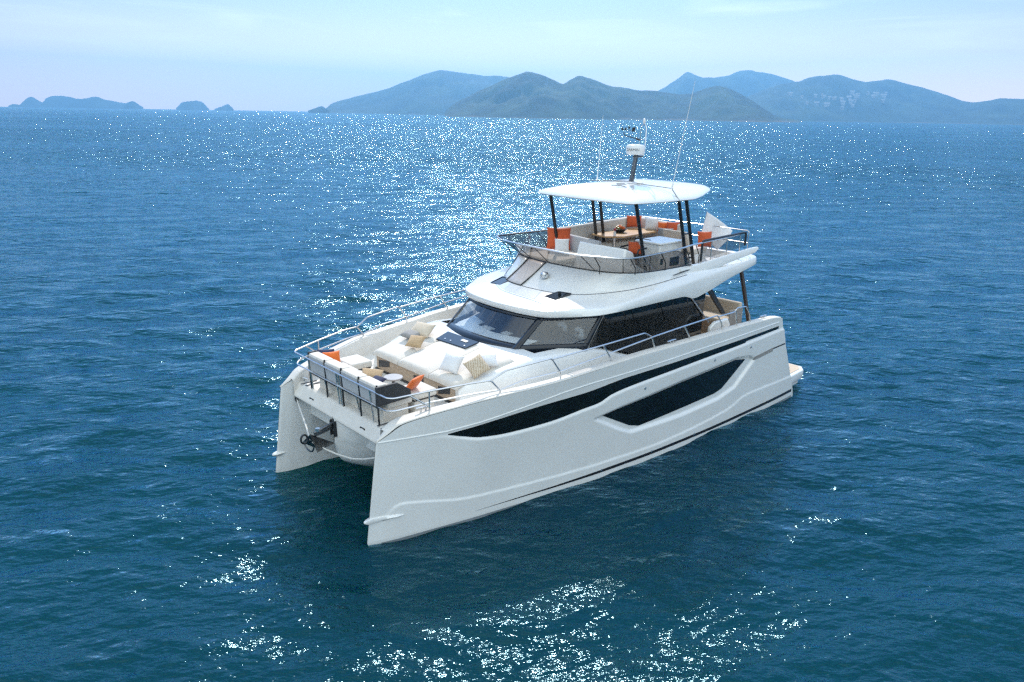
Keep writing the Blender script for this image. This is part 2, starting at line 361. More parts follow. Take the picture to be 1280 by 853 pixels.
# small ripples as slopes of their own, so that they keep their steepness far out
def slope_v(scale, detail, ang, k):
    vr = t.nodes.new('ShaderNodeVectorRotate'); vr.rotation_type = 'Z_AXIS'; vr.inputs['Angle'].default_value = ang; mp = t.nodes.new('ShaderNodeMapping'); mp.inputs['Scale'].default_value = (scale, scale*.5, scale)
    n = t.nodes.new('ShaderNodeTexNoise'); n.inputs['Scale'].default_value = 1.0; n.inputs['Detail'].default_value = detail
    t.links.new(tc.outputs['Position'], vr.inputs['Vector']); t.links.new(vr.outputs[0], mp.inputs['Vector']); t.links.new(mp.outputs[0], n.inputs['Vector'])
    s1 = t.nodes.new('ShaderNodeVectorMath'); s1.operation = 'SUBTRACT'; s1.inputs[1].default_value = (.5, .5, .5); t.links.new(n.outputs['Color'], s1.inputs[0])
    s2 = t.nodes.new('ShaderNodeVectorMath'); s2.operation = 'MULTIPLY'; s2.inputs[1].default_value = (k, k, 0); t.links.new(s1.outputs[0], s2.inputs[0])
    return s2.outputs[0]
def vadd(a, c):
    q = t.nodes.new('ShaderNodeVectorMath'); q.operation = 'ADD'; t.links.new(a, q.inputs[0]); t.links.new(c, q.inputs[1]); return q.outputs[0]
ln_ = t.nodes.new('ShaderNodeVectorMath'); ln_.operation = 'LENGTH'; t.links.new(tc.outputs['Position'], ln_.inputs[0])
fw = t.nodes.new('ShaderNodeMapRange'); fw.inputs[1].default_value = 25; fw.inputs[2].default_value = 90; fw.inputs[3].default_value = 0.32; fw.inputs[4].default_value = 1.5; t.links.new(ln_.outputs['Value'], fw.inputs[0])
gust = t.nodes.new('ShaderNodeMapRange'); gust.inputs[1].default_value = 0.36; gust.inputs[2].default_value = 0.64; gust.inputs[3].default_value = 0.62; gust.inputs[4].default_value = 1.25
t.links.new(noise_h(0.022, 4, 0.35, -wind + .2), gust.inputs[0])
gm = t.nodes.new('ShaderNodeMath'); gm.operation = 'MULTIPLY'; t.links.new(fw.outputs[0], gm.inputs[0]); t.links.new(gust.outputs[0], gm.inputs[1])
def far_only(v):
    q = t.nodes.new('ShaderNodeVectorMath'); q.operation = 'SCALE'; t.links.new(v, q.inputs[0]); t.links.new(gm.outputs[0], q.inputs['Scale']); return q.outputs[0]
nv = vadd(bp.outputs[0], far_only(vadd(vadd(slope_v(0.7, 2, -wind, 1.2), slope_v(2.6, 2, -wind+.4, 1.1)), slope_v(9.0, 2, -wind-.4, 0.9))))
nn = t.nodes.new('ShaderNodeVectorMath'); nn.operation = 'NORMALIZE'; t.links.new(nv, nn.inputs[0]); 
for q in (dif, gls, fre): t.links.new(nn.outputs[0], q.inputs['Normal'])
# slow patches of clearer and deeper water
r = t.nodes.new('ShaderNodeValToRGB'); r.color_ramp.elements[0].position = 0.35; r.color_ramp.elements[1].position = 0.68
r.color_ramp.elements[0].color = (0.0006, 0.029, 0.040, 1); r.color_ramp.elements[1].color = (0.0008, 0.038, 0.052, 1)
t.links.new(noise_h(0.05, 3), r.inputs[0]); t.links.new(r.outputs[0], dif.inputs['Color'])
me.materials.append(m)

# ------------------------------------------------------------------ islands (silhouettes as bearing, elevation in pixels of a 945 px lens)
CAMP = np.array([20.944, 12.8301, 7.7]); FWD = np.array([-0.67286, -0.73977]); RGT = np.array([-0.73977, 0.67286])
PITCH = 0.29194; ROLL = 0.0166795; F = 945.6
def bearing(u, v):
    x, y = u-640, v-426.5
    xr = x*math.cos(ROLL)+y*math.sin(ROLL); yr = -x*math.sin(ROLL)+y*math.cos(ROLL)
    f = F*math.cos(PITCH)-yr*math.sin(PITCH); z = -F*math.sin(PITCH)-yr*math.cos(PITCH)
    return xr/f, z/f     # tan of the bearing, tan of the elevation per unit forward distance
from mathutils import noise as mnoise
forest = bpy.data.materials.new('island_woodland'); forest.use_nodes = True; t = forest.node_tree; b = t.nodes['Principled BSDF']; b.inputs['Roughness'].default_value = 0.9
b.inputs['Specular IOR Level'].default_value = 0.1
g = t.nodes.new('ShaderNodeNewGeometry'); n = t.nodes.new('ShaderNodeTexNoise'); n.inputs['Scale'].default_value = 0.012; n.inputs['Detail'].default_value = 9; n.inputs['Roughness'].default_value = .65
t.links.new(g.outputs['Position'], n.inputs['Vector'])
r = t.nodes.new('ShaderNodeValToRGB'); r.color_ramp.elements[0].position = 0.36; r.color_ramp.elements[1].position = 0.66
r.color_ramp.elements[0].color = (0.005, 0.014, 0.014, 1); r.color_ramp.elements[1].color = (0.045, 0.075, 0.045, 1); t.links.new(n.outputs['Fac'], r.inputs[0])
sx = t.nodes.new('ShaderNodeSeparateXYZ'); t.links.new(g.outputs['Position'], sx.inputs[0])
ad = t.nodes.new('ShaderNodeMath'); ad.operation = 'MULTIPLY_ADD'; ad.inputs[1].default_value = 14; t.links.new(n.outputs['Fac'], ad.inputs[0]); t.links.new(sx.outputs['Z'], ad.inputs[2])
mr = t.nodes.new('ShaderNodeMapRange'); mr.inputs[1].default_value = 7; mr.inputs[2].default_value = 10; t.links.new(ad.outputs[0], mr.inputs[0])
mx = t.nodes.new('ShaderNodeMixRGB'); mx.inputs[1].default_value = (0.13, 0.11, 0.085, 1); t.links.new(mr.outputs[0], mx.inputs[0]); t.links.new(r.outputs[0], mx.inputs[2]); t.links.new(mx.outputs[0], b.inputs['Base Color'])

def island(pts, dist, depth, seed, rough=1.0, ns=150, nd=34, slant=0.0):
    tb = [bearing(*p) for p in pts]; xs = [q[0] for q in tb]; es = [q[1] for q in tb]
    fe = pchip(list(zip(xs, es))); rows = []
    P = np.linspace(xs[0], xs[-1], ns)
    for i, xb in enumerate(P):
        s = i/(ns-1); dd = dist*(1 + slant*(s-.5) + 0.04*math.sin(s*9+seed))
        H = max(float(fe(xb))*dd + CAMP[2], 0.5)
        row = []
        for j in range(nd):
            q = -1 + 2*j/(nd-1)
            wd = depth*(0.35+0.65*min(1, H/(0.012*dist)))
            d2 = dd + q*wd; x = CAMP[0] + FWD[0]*d2 + RGT[0]*xb*d2; y = CAMP[1] + FWD[1]*d2 + RGT[1]*xb*d2
            sc = 2.2/depth
            nz = mnoise.fractal(Vector((x*sc, y*sc, seed)), 1.0, 2.0, 5); rg = 1-abs(mnoise.fractal(Vector((x*sc*1.7, y*sc*1.7, seed+5)), 1.0, 2.0, 5))
            prof = (1-abs(q)**1.15)
            h = H*prof*(1 + rough*(0.30*nz + 0.42*(rg-.8))*min(1, abs(q)*2.2)) + rough*H*0.08*nz*prof*0.6
            if q < 0: h = min(h, H*(1-0.15*abs(q)))
            row.append((x, y, h - 2.0*(abs(q) > .97) - (0.6 if prof < .05 else 0)))
        rows.append(row)
    mb = MB().grid(rows)
    o = obj('hill', mb, forest, ang=180, fix=True); o['kind'] = 'structure'
    return o, rows
island([(407,136),(415,129),(436,123),(460,117),(485.5,110.6),(505,102),(520.6,96.6),(536,91),(552,86.7),(566,88),(584,91),(605,94),(626,95),(660,104),(700,118),(740,140)], 2850, 330, 1.0, 0.7)
island([(556,140),(566,131),(580,123),(597,114),(612,108),(630,99.5),(645,94.5),(661,91),(675,93),(689,98),(703.5,103.6),(713,98),(724.6,93),(737,97),(753,103.6),(768,107.5),(784,109),(800,113),(816,113.5),(837,116),(850,117.5),(865,116),(880,110.5),(897,107),(910,109.5),(925,116),(938,124),(950,132),(963,141),(978,148),(990,149.5),(1000,150.5)], 1750, 240, 2.0, 1.0, 240, 46)
island([(800,128),(823,113),(835,106),(848,97),(860,88),(868,91),(879,96.6),(893,97),(907,94),(921,89),(935.6,86.7),(955,90),(978,96.6),(1013,108),(1060,122),(1110,150)], 3250, 300, 3.0, 0.6)
rng_, rows_D = island([(900,149),(925,127),(945,116),(960,110),(978,105),(1000,103),(1013,98),(1030,95),(1048,93),(1065,97),(1083,102),(1098,100.5),(1111,99.5),(1130,104),(1153.5,110.6),(1172,116),(1189,121),(1203,125.5),(1217,127.5),(1235,126),(1252,123),(1280,124),(1330,120),(1380,130),(1440,155)], 2700, 380, 4.0, 0.9, 220, 44)
island([(10,132.5),(17.6,130),(24,131),(30,125.7),(38.7,121),(46,124),(52.7,128),(58,122.5),(66,120),(75.6,119.5),(88,121.5),(98.5,123.5),(108,122.5),(119.5,120.8),(130,124),(140.6,126),(153,128.5),(166,130),(179,133.5)], 3820, 60, 5.0, 0.6, 120, 20)
island([(150,134.5),(157,130),(165,126.4),(171,129),(178,134.8)], 3500, 44, 6.0, 0.8, 40, 20)
island([(220,135.5),(224,131),(228.5,127.5),(236,126.5),(246,125.7),(253,128),(261,136)], 3500, 56, 7.0, 0.8, 50, 20)
island([(268,136.3),(276,133.5),(285,130.3),(288,132.5),(292,136.5)], 3500, 28, 8.0, 0.8, 30, 16)
island([(385,138.2),(393,135.5),(402,132.8),(408,136),(412,138.6)], 2500, 24, 9.0, 0.8, 30, 16)
# far village
walls = mat('pale_rendered_wall', (0.36, 0.34, 0.32), 0.7, noise=(0.2, (0.27, 0.25, 0.24), 0.3, 0.7))
hb = MB()
wd, dp, hh = 8, 6.5, 4.5
hb.hexa([(-wd/2,-dp/2,-5),(wd/2,-dp/2,-5),(wd/2,dp/2,-5),(-wd/2,dp/2,-5),(-wd/2,-dp/2,hh),(wd/2,-dp/2,hh),(wd/2,dp/2,hh),(-wd/2,dp/2,hh)])
hb.add([(-wd/2-1,-dp/2-1,hh+.01),(wd/2+1,-dp/2-1,hh+.01),(wd/2+1,dp/2+1,hh+.01),(-wd/2-1,dp/2+1,hh+.01),(-wd/2-1,0,hh+4),(wd/2+1,0,hh+4)], [(0,1,5,4),(2,3,4,5),(0,4,3),(1,2,5)])
house0 = None
hrng = np.random.default_rng(5)
RD = np.array(rows_D)
for k in range(30):
    u = hrng.uniform(975, 1110) if k < 23 else hrng.uniform(1005, 1070); v = 123 + hrng.normal()*2.4 + (u-1045)*0.004 if k < 23 else 131 + hrng.normal()*1.8
    xb, eb = bearing(u, v)
    best = None
    ii = int(np.clip(np.searchsorted([bearing(900,149)[0] + (bearing(1440,155)[0]-bearing(900,149)[0])*q/219 for q in range(220)], xb), 1, 218))
    for j in range(3, 24):
        p = RD[ii, j]; f = (p[0]-CAMP[0])*FWD[0] + (p[1]-CAMP[1])*FWD[1]
        e = (p[2]-CAMP[2])/f - eb
        if best is None or abs(e) < best[0]: best = (abs(e), p)
    p = best[1]
    if house0 is None:
        o = house0 = obj('village_house', hb, walls, smooth=False)
    else:
        o = house0.copy(); col.objects.link(o)
    s = hrng.uniform(.7, 1.3)
    o.location = (p[0], p[1], p[2]+1.5); o.scale = (s*hrng.uniform(.9, 1.7), s, s); o.rotation_euler = (0, 0, R(140 + hrng.normal()*25))
    tag(o, 'tiny pale house in the village on the far wooded hillside', 'house', 'white houses scattered over the far hillside')

# ------------------------------------------------------------------ air
HZ = 3600
hz = obj('haze', MB().box(-HZ, HZ, -4700, HZ, -1.3, 262), [], smooth=False); hz['kind'] = 'stuff'
hm = bpy.data.materials.new('sea_haze'); hm.use_nodes = True; t = hm.node_tree; t.nodes.remove(t.nodes['Principled BSDF'])
pv = t.nodes.new('ShaderNodeVolumePrincipled'); pv.inputs['Color'].default_value = (0.25, 0.60, 1.0, 1); pv.inputs['Density'].default_value = 0.00036; pv.inputs['Anisotropy'].default_value = 0.55
t.links.new(pv.outputs[0], t.nodes['Material Output'].inputs['Volume']); hz.data.materials.append(hm)

# ------------------------------------------------------------------ the yacht (x forward, y to port, z up, transom near x = 2)
yacht = thing('yacht', 'white twin hulled motor yacht with black hull windows lying on blue open water', 'yacht', (0, 0, 0))
BW = pchip([(0,1.90),(.3,1.985),(1.3,2.2),(3,2.5),(4.3,2.72),(5.5,2.88),(7.5,3.03),(9.7,3.09),(12,3.07),(14.6,2.95)])
BS = pchip([(0,1.92),(.3,2.02),(1.0,2.25),(2.3,2.62),(3.8,2.88),(5.3,3.02),(7.5,3.11),(9.7,3.12),(12.2,3.08)])
ZS = pchip([(2.2,2.52),(2.7,2.59),(5.38,2.66),(7.81,2.68),(9.17,2.64),(10.57,2.55),(11.95,2.49),(12.98,2.385),(13.5,2.31),(13.86,2.23),(14.09,2.085),(14.31,1.95)])
XT = pchip([(-1,.9),(0,1.0),(.5,1.22),(1.66,1.85),(2.7,2.27)])
ZL = pchip([(2.2,2.21),(4.05,2.155),(7,2.07),(8.57,1.985),(9.04,1.925),(9.43,1.80),(9.82,1.765),(10.75,1.665),(11.68,1.64),(12.3,1.68),(12.7,1.78),(13.1,1.88),(14.4,1.93)])
ZC = pchip([(1.0,.66),(1.41,.665),(3.6,.70),(3.9,.68),(4.4,.54),(4.8,.48),(7.59,.33),(10.31,.364),(11.58,.40),(12.61,.448),(13.6,.62),(13.9,.66),(14.02,.62),(14.26,.42),(14.6,.40)])
def xstem(z): return 14.56 - 0.138*np.maximum(z, 0) + 0.4*np.minimum(z, 0)
REC = np.array([(9.5,1.47),(8.72,1.04),(8.34,.867),(6.57,.837),(5.04,.90),(4.34,1.041),(3.5,1.625),(3.75,1.76),(4.4,1.84),(6.7,1.735),(8.71,1.57)])
def sdist(px, pz, poly):      # signed distance to a polygon, negative inside
    d = np.full(px.shape, 1e9); ins = np.zeros(px.shape, bool); n = len(poly)
    for i in range(n):
        a, c = poly[i], poly[(i+1) % n]; e = c-a
        t = np.clip(((px-a[0])*e[0] + (pz-a[1])*e[1])/(e@e), 0, 1)
        d = np.minimum(d, np.hypot(px-a[0]-t*e[0], pz-a[1]-t*e[1]))
        with np.errstate(divide='ignore', invalid='ignore'):
            cr = ((a[1] > pz) != (c[1] > pz)) & (px < (c[0]-a[0])*(pz-a[1])/(c[1]-a[1]+1e-12) + a[0])
        ins ^= cr
    return np.where(ins, -d, d)
def yout(x, z):
    x = np.asarray(x, float); z = np.asarray(z, float)
    d = np.maximum(xstem(z)-x, 0)
    y = BW(d) + (BS(d)-BW(d))*np.clip(z/2.4, 0, 1.1)**1.3
    y = np.where(z < 0, 1.75 + (y-1.75)*np.sqrt(np.clip(1-(z/0.95)**2, 0, 1)), y)
    fade = sstep(0.05, 0.6, d)
    y = y + fade*0.034*sstep(0.02, -0.035, z-ZL(x))*sstep(13.6, 12.2, x)
    y = y + fade*0.020*sstep(0.012, -0.012, z-ZC(x))*(z > -.2)
    y = y - 0.055*sstep(0.035, -0.045, sdist(x, z, REC))
    return y
def yin(x, z):
    d = np.maximum(xstem(z)-x, 0)
    return np.where(z > -.2, 1, .9)*0 + np.interp(d, [0,.25,.7,1.2,2.5,4,14], [1.88,1.80,1.70,1.63,1.54,1.48,1.48])
def hull_mesh():
    nt_, nz = 330, 116
    T = np.concatenate([np.linspace(0, .12, 50)[:-1], np.linspace(.12, 1, nt_-49)])
    mb = MB(); rows = []
    for tt in T:
        xg = 14.3 - tt*12.05
        zs = float(ZS(xg)); zz = np.concatenate([np.linspace(zs, 0, nz-12), np.linspace(0, -.9, 13)[1:]])
        xx = xstem(zz) - tt*(xstem(zz)-XT(zz))
        yy = yout(xx, zz)
        if tt == 0: yy = yy*0 + 1.905
        out = [(a, b_, c) for a, b_, c in zip(xx, yy, zz)]
        zi = np.linspace(-.9, min(zs, 1.95 if xg < 13.75 else zs), 14); xi = xstem(zi) - tt*(xstem(zi)-XT(zi))
        yi = np.minimum(yin(xi, zi), yout(xi, zi)-.02)
        yi = np.where(zi < -.3, 1.7 + (yi-1.7)*np.clip((zi+.9)/.6, 0, 1)**.5, yi)
        if tt == 0: yi = yi*0 + 1.895
        rows.append(out + [(a, b_, c) for a, b_, c in zip(xi, yi, zi)])
    mb.grid(rows)
    n = len(rows[0]); last = (len(rows)-1)*n
    mb.f.append(tuple(last+i for i in range(n))); mb.m.append(0)
    return mb
hm_p = hull_mesh()
hull = obj('hull', hm_p, 'gelcoat', yacht, ang=50, label='nearer port hull with long black windows along its side')
hull_s = obj('hull', hm_p.mirror(), 'gelcoat', yacht, ang=50, label='farther starboard hull seen from its bow')

def strip(fl, fh, x0, x1, n, m, off, side=1, xs=None):
    xs = np.linspace(x0, x1, n) if xs is None else xs; rows = []
    for x in xs:
        a, c = float(fl(x)), float(fh(x)); zz = np.linspace(a, max(c, a+.0005), m)
        yy = yout(np.full(m, x), zz) + off
        rows.append([(x, side*q, z) for q, z in zip(yy, zz)])
    return MB().grid(rows, flip=(side > 0))
lin = lambda pts: (lambda x: np.interp(x, [p[0] for p in pts], [p[1] for p in pts]))
up_lo = lambda x: np.where(np.asarray(x) < 4.02, 2.215 + (4.0-x)*.02, ZL(x)+.022)
up_hi = pchip([(2.35,2.325),(6.23,2.285),(8.62,2.25),(9.87,2.15),(10.71,2.118),(11.37,2.07),(12.0,2.005),(12.43,1.955),(13.0,1.897)])
lw_lo = lin([(3.91,1.70),(4.9,1.125),(5.2,1.065),(8.05,.942),(8.36,1.03),(9.29,1.503)])
lw_hi = lin([(3.91,1.71),(4.4,1.79),(6.71,1.692),(8.71,1.54),(9.29,1.506)])
for h, s in ((hull, 1), (hull_s, -1)):
    obj('hull_window', strip(up_lo, up_hi, 2.35, 12.97, 240, 6, .006, s), 'blackglass', h, label='long upper ribbon window of the hull')
    xs = np.unique(np.concatenate([np.linspace(3.915, 9.285, 110), [4.4, 4.9, 5.2, 8.05, 8.36, 8.71]]))
    obj('hull_window', strip(lw_lo, lw_hi, 0, 0, 0, 10, .008, s, xs), 'blackglass', h, label='lower pointed hull window')
    obj('boot_stripe', strip(lambda x: .105 + (12.4-x)*.004 if x < 12.4 else .105, lambda x: .105 + (12.4-x)*.004 + np.interp(x, [1, 9, 12.4], [.085, .07, .001]), 1.15, 12.39, 120, 3, .006, s), 'stripe', h)
    obj('waterline_paint', strip(lambda x: -.25, lambda x: np.interp(x, [1, 12.4, 14.3], [.03, -.03, -.05]), 1.1, 14.30, 120, 4, .004, s), 'antifoul', h)
    v = MB(); pz = lin([(2.56,1.662),(3.56,1.60)]); ph = lin([(2.56,1.77),(3.56,1.70)])
    v = strip(lambda x: pz(x)+.005, ph, 2.58, 3.54, 24, 4, .007, s)
    obj('air_vent', v, 'greypil', h)
    obj('vent_stripe', strip(lambda x: ph(2.56)-.05 + (2.56-x)*.02, lambda x: ph(2.56)-.012 + (2.56-x)*.02, 1.92, 2.56, 16, 2, .006, s), 'stripe', h)
    fin = MB(); sec = []
    for x in np.concatenate([np.linspace(13.86, 14.44, 18), [14.48, 14.52, 14.56, 14.59, 14.605]]):
        q = min(1, (x-13.85)/.12)**.5; nose = math.sqrt(max(0, 1-max(0, (x-14.44)/.168)**2))
        yo_ = float(yout(min(x, 14.44), .43)); yc = 1.90; wo = (yo_+.035*q-yc)*nose if x > 14.44 else yo_+.035*q-yc; wi = .085*nose if x > 14.3 else .0
        zc_ = .435; h_ = .046*max(.15, q*(nose if x > 14.5 else 1))*(1 if x > 14.2 else .6+.4*(x-13.86)/.34)
        sec.append([(x, s*(yc-wi), zc_+h_*.3), (x, s*(yc-wi*.6), zc_+h_), (x, s*(yc+wo*.8), zc_+h_), (x, s*(yc+wo), zc_), (x, s*(yc+wo*.75), zc_-h_), (x, s*(yc-wi*.6), zc_-h_), (x, s*(yc-wi), zc_+h_*.3)])
    fin.grid(sec, flip=(s < 0)); fin.f.append(tuple(range(len(fin.v)-7, len(fin.v)-1))); fin.m.append(0)
    obj('spray_rail', fin, 'gelcoat', h, ang=60, fix=True)
    for (x, z) in ((8.02,1.867),(5.42,2.005),(3.78,2.02),(6.0,.20),(7.6,.19),(9.2,.17)):
        y0 = float(yout(x, z)); ft = MB()
        ft.lathe([(.0,0),(.028,.0),(.03,.012),(.012,.014),(.01,.006)], (0,0,0), 12)
        ft.v = [(x+a, s*(y0+c), z+b_) for a, b_, c in ft.v]
        obj('skin_fitting', ft, 'steel', h, fix=True)

# swim platform
pl = MB()
for s in (1, -1):
    pl.prism([(1.3, s*1.5), (1.3, s*2.86), (-.15, s*2.74), (-.42, s*2.55), (-.42, s*1.5)], .18, .44)
    pl.prism([(1.3, s*1.5), (1.3, s*2.80), (-.05, s*2.66), (-.25, s*2.45), (-.25, s*1.5)], -.3, .18)
pl.box(-.42, 1.3, -1.5, 1.5, .26, .44)
plat = obj('swim_platform', pl, 'gelcoat', yacht, bevel=.03)
tk = MB().prism([(1.22,-2.7),(1.22,2.72),(-.12,2.62),(-.34,2.46),(-.34,-2.46),(-.12,-2.62)], .444, .452)
obj('teak_sheet', tk, 'teak', plat, smooth=False)
cl = MB().box(.18,.42,2.42,2.46,.50,.53).box(.24,.27,2.425,2.455,.452,.50).box(.33,.36,2.425,2.455,.452,.50)
obj('platform_cleat', cl, 'steel', plat, bevel=.008)
tr = MB().hexa([(1.26,-1.5,.44),(1.36,-1.5,.44),(1.36,1.5,.44),(1.26,1.5,.44),(2.02,-1.5,1.9),(2.12,-1.5,1.9),(2.12,1.5,1.9),(2.02,1.5,1.9)])
obj('transom', tr, 'gelcoat', yacht, bevel=.02)

# bridge deck with the pod between the hulls
bd = MB(); st = []
wtop = pchip([(2,1.6),(12,1.6),(12.8,1.58),(13.3,1.42),(13.6,1.12),(13.85,.68),(14.0,.32),(14.1,.03)])
zbot = pchip([(2,.62),(11,.40),(12.6,.36),(13.2,.46),(13.72,.66),(13.96,.84),(14.06,1.02),(14.1,1.24)])
for x in np.concatenate([np.linspace(2.1, 12.6, 12), np.linspace(12.7, 14.1, 34)]):
    zb = float(zbot(x)); wt_ = float(wtop(x)); half = []
    for q in np.linspace(0, 1, 16):
        z = zb + (1.80-zb)*q
        f = q**.55*.80 if x < 13.3 else q**.5*.86
        kn = .0 if z < 1.30 else .03*min(1, wt_/.3)
        lip = f + (1-.86)*sstep(1.2, 1.8, z)
        half.append((wt_*float(lip) + kn, z))
    st.append([(x, -a, z) for a, z in half[::-1]] + [(x, a, z) for a, z in half[1:]])
bd.grid(st)
bd.box(2.05, 13.55, -1.75, 1.75, 1.25, 1.50)
bd.box(13.35, 13.72, -1.78, 1.78, 1.25, 1.78)
obj('bridge_deck', bd, 'gelcoat', yacht, ang=40)

# deck, gunwales and cheeks
dk = MB(); rows = []
zd = lambda x: float(np.interp(x, [2.2,4.55,4.65,9,11.9,12.2,13.88,13.95,14.08], [1.86,1.86,2.14,2.12,2.06,2.0,2.03,2.0,1.80]))
XS = np.concatenate([np.linspace(2.27, 4.5, 14), [4.56,4.62,4.66], np.linspace(4.75, 12.2, 44), np.linspace(12.3, 13.86, 20), [13.88,13.91,13.94,13.97,14.0,14.04,14.08]])
for s in (1, -1):
    rows = []
    for x in XS:
        zs = float(ZS(x)); yo = float(yout(x, zs)); cw = float(np.interp(x, [2.2,11,12.6,13.6,14.1], [.22,.22,.26,.30,.24])); z = min(zd(x), zs-.02)
        rows.append([(x, s*yo, zs), (x, s*(yo-.012), zs+.018), (x, s*(yo-.04), zs+.024), (x, s*(yo-cw+.03), zs+.024), (x, s*(yo-cw), zs+.012), (x, s*(yo-cw-.015), zs-.01), (x, s*(yo-cw-.03), z+.015), (x, s*(yo-cw-.06), z), (x, 0, z)])
    dk.grid(rows, flip=(s < 0))
    rows = []
    for x in np.linspace(14.08, 14.305, 9):       # solid horn of each bow ahead of the deck edge
        zs = float(ZS(x)); yo = float(yout(x, zs)) if x < 14.30 else 1.915; yi = float(yin(np.array(x), np.array(zs))) if x < 14.3 else 1.90
        rows.append([(x, s*yo, zs), (x, s*(yo-.012), zs+.018), (x, s*(yo*.7+yi*.3), zs+.024), (x, s*(yi+.02), zs+.02), (x, s*yi, zs)])
    dk.grid(rows, flip=(s < 0))
# front edge of the deck turning down to the pod
rows = [[(x, y, z) for y in np.linspace(-1.72, 1.72, 25)] for x, z in ((14.08,1.80),(14.09,1.77),(14.075,1.745),(14.03,1.735),(13.5,1.735))]
dk.grid(rows, flip=True)
deck = obj('deck', dk, 'deck', yacht, ang=40, fix=False)
# cap moulding under the gunwale
for s in (1, -1):
    rows = []
    for x in np.concatenate([np.linspace(2.35, 13.0, 80), np.linspace(13.1, 14.27, 16)]):
        z = float(np.interp(x, [2.39,6.24,9.68,10.43,12.33,13.0,14.31], [2.435,2.40,2.335,2.285,2.02,1.955,1.955])); y0 = float(yout(x, z))-.004
        rows.append([(x, s*y0, z-.014), (x, s*(y0+.016), z-.006), (x, s*(y0+.016), z+.006), (x, s*y0, z+.018)])
    obj('rubbing_moulding', MB().grid(rows, flip=(s > 0)), 'gelcoat', hull if s > 0 else hull_s, ang=60)
# deck fittings
def cleat(x, y, z, ang, parent, L=.30):
    c = MB(); c.tube([(-L/2,0,.055),(-L/4,0,.062),(L/4,0,.062),(L/2,0,.055)], .016, 8); c.tube([(-.05,0,0),(-.05,0,.06)], .016, 8); c.tube([(.05,0,0),(.05,0,.06)], .016, 8)
    ca, sa = math.cos(ang), math.sin(ang); c.v = [(x+a*ca-b_*sa, y+a*sa+b_*ca, z+c_) for a, b_, c_ in c.v]
    obj('cleat', c, 'steel', parent)
for s in (1, -1):
    cleat(13.86, s*1.72, 2.06, s*1.2, deck); cleat(7.0, s*2.96, 2.705, 0, deck); cleat(13.3, s*2.0, 2.37, s*-.2, deck); cleat(3.0, s*2.95, 2.63, 0, deck)
    vt = MB().box(13.55, 13.95, s*1.42-.012, s*1.42+.012, 2.03, 2.045).box(13.6, 13.98, s*1.58-.012, s*1.58+.012, 2.03, 2.045)
    each('fairlead_slot', vt, 'seam', deck, smooth=False)
    lid = MB().hexa([(12.75,s*1.98,2.015),(13.3,s*1.82,2.015),(13.32,s*1.62,2.015),(12.75,s*1.74,2.015),(12.75,s*1.98,2.04),(13.3,s*1.82,2.04),(13.32,s*1.62,2.04),(12.75,s*1.74,2.04)]) if s > 0 else MB().hexa([(12.75,-1.74,2.015),(13.32,-1.62,2.015),(13.3,-1.82,2.015),(12.75,-1.98,2.015),(12.75,-1.74,2.04),(13.32,-1.62,2.04),(13.3,-1.82,2.04),(12.75,-1.98,2.04)])
    obj('locker_lid', lid, 'greyfab', deck, bevel=.01)
    lt = MB(); lt.tube([(14.02, s*.95, 1.86), (14.04, s*.95, 1.86)], .03, 10); lt.tube([(14.02, s*1.08, 1.86), (14.04, s*1.08, 1.86)], .03, 10); lt.box(14.01,14.035,min(s*.93,s*1.10),max(s*.93,s*1.10),1.83,1.89)
    each('bow_fitting', lt, 'darksteel', deck)
    np_ = MB().box(10.9, 11.6, min(s*1.98,s*2.16), max(s*1.98,s*2.16), 2.095, 2.12)
    obj('deck_hatch', np_, 'greyfab', deck, bevel=.01)

# ------------------------------------------------------------------ coachroof, saloon, flybridge
cb = MB(); rows = []
CW = pchip([(4.7,1.97),(7,1.975),(8.75,1.985),(9.5,1.98),(10.5,1.96),(11.0,1.90),(11.5,1.77),(12.0,1.60),(12.12,1.55)])
CT = pchip([(4.7,2.16),(6.9,2.17),(7.6,2.36),(8.3,2.60),(8.75,2.69),(9.5,2.73),(10.3,2.755),(11,2.66),(11.5,2.57),(12.0,2.46),(12.12,2.42)])
for x in np.concatenate([np.linspace(4.7, 8.75, 26), np.linspace(8.9, 11.9, 30), [12.0, 12.06, 12.1, 12.12]]):
    wv = float(CW(x)); tz = float(CT(x)); sh = max(.02, min(.12, (tz-2.1)*.5)); half = [(wv+.10, 1.98), (wv+.07, 2.02 + (tz-2.02)*.35), (wv, tz-sh), (wv-.03, tz-sh*.35), (wv-.10, tz-.01), (wv-.3, tz+.012), (wv*.5, tz+.03), (0, tz+.035)]
    rows.append([(x, -a, z) for a, z in half] + [(x, a, z) for a, z in half[::-1][1:]])
cb.grid(rows)
n = len(rows[0]); cb.f.append(tuple(range((len(rows)-1)*n, len(rows)*n))); cb.m.append(0)
# open the block where the saloon is: faces with x below 10.2 and near the centreline go
keep = [i for i, f in enumerate(cb.f) if not (np.mean([cb.v[j][0] for j in f]) < 10.15 and max(abs(cb.v[j][1]) for j in f) < 1.75)]
cb.f = [cb.f[i] for i in keep]; cb.m = [cb.m[i] for i in keep]
base = obj('coachroof', cb, 'gelcoat', yacht, ang=45)
# locker front below the sunpad
lk = MB().box(12.125, 12.14, -1.45, 1.45, 2.0, 2.36)
fr = obj('locker_front', lk, 'beige', base, smooth=False)
sl = MB()
for a, b_ in ((-1.36,-.92),(.02,.38),(.9,1.3)): sl.prism([(a,2.10),(b_,2.20),(b_,2.33),(a,2.27)], 12.141, 12.147)
sl.v = [(z, x, y) for x, y, z in sl.v]
each('locker_recess', sl, 'frame', fr, smooth=False, fix=True)
obj('toe_recess', MB().box(12.122,12.16,-1.5,1.5,1.985,2.06), 'frame', fr, smooth=False)

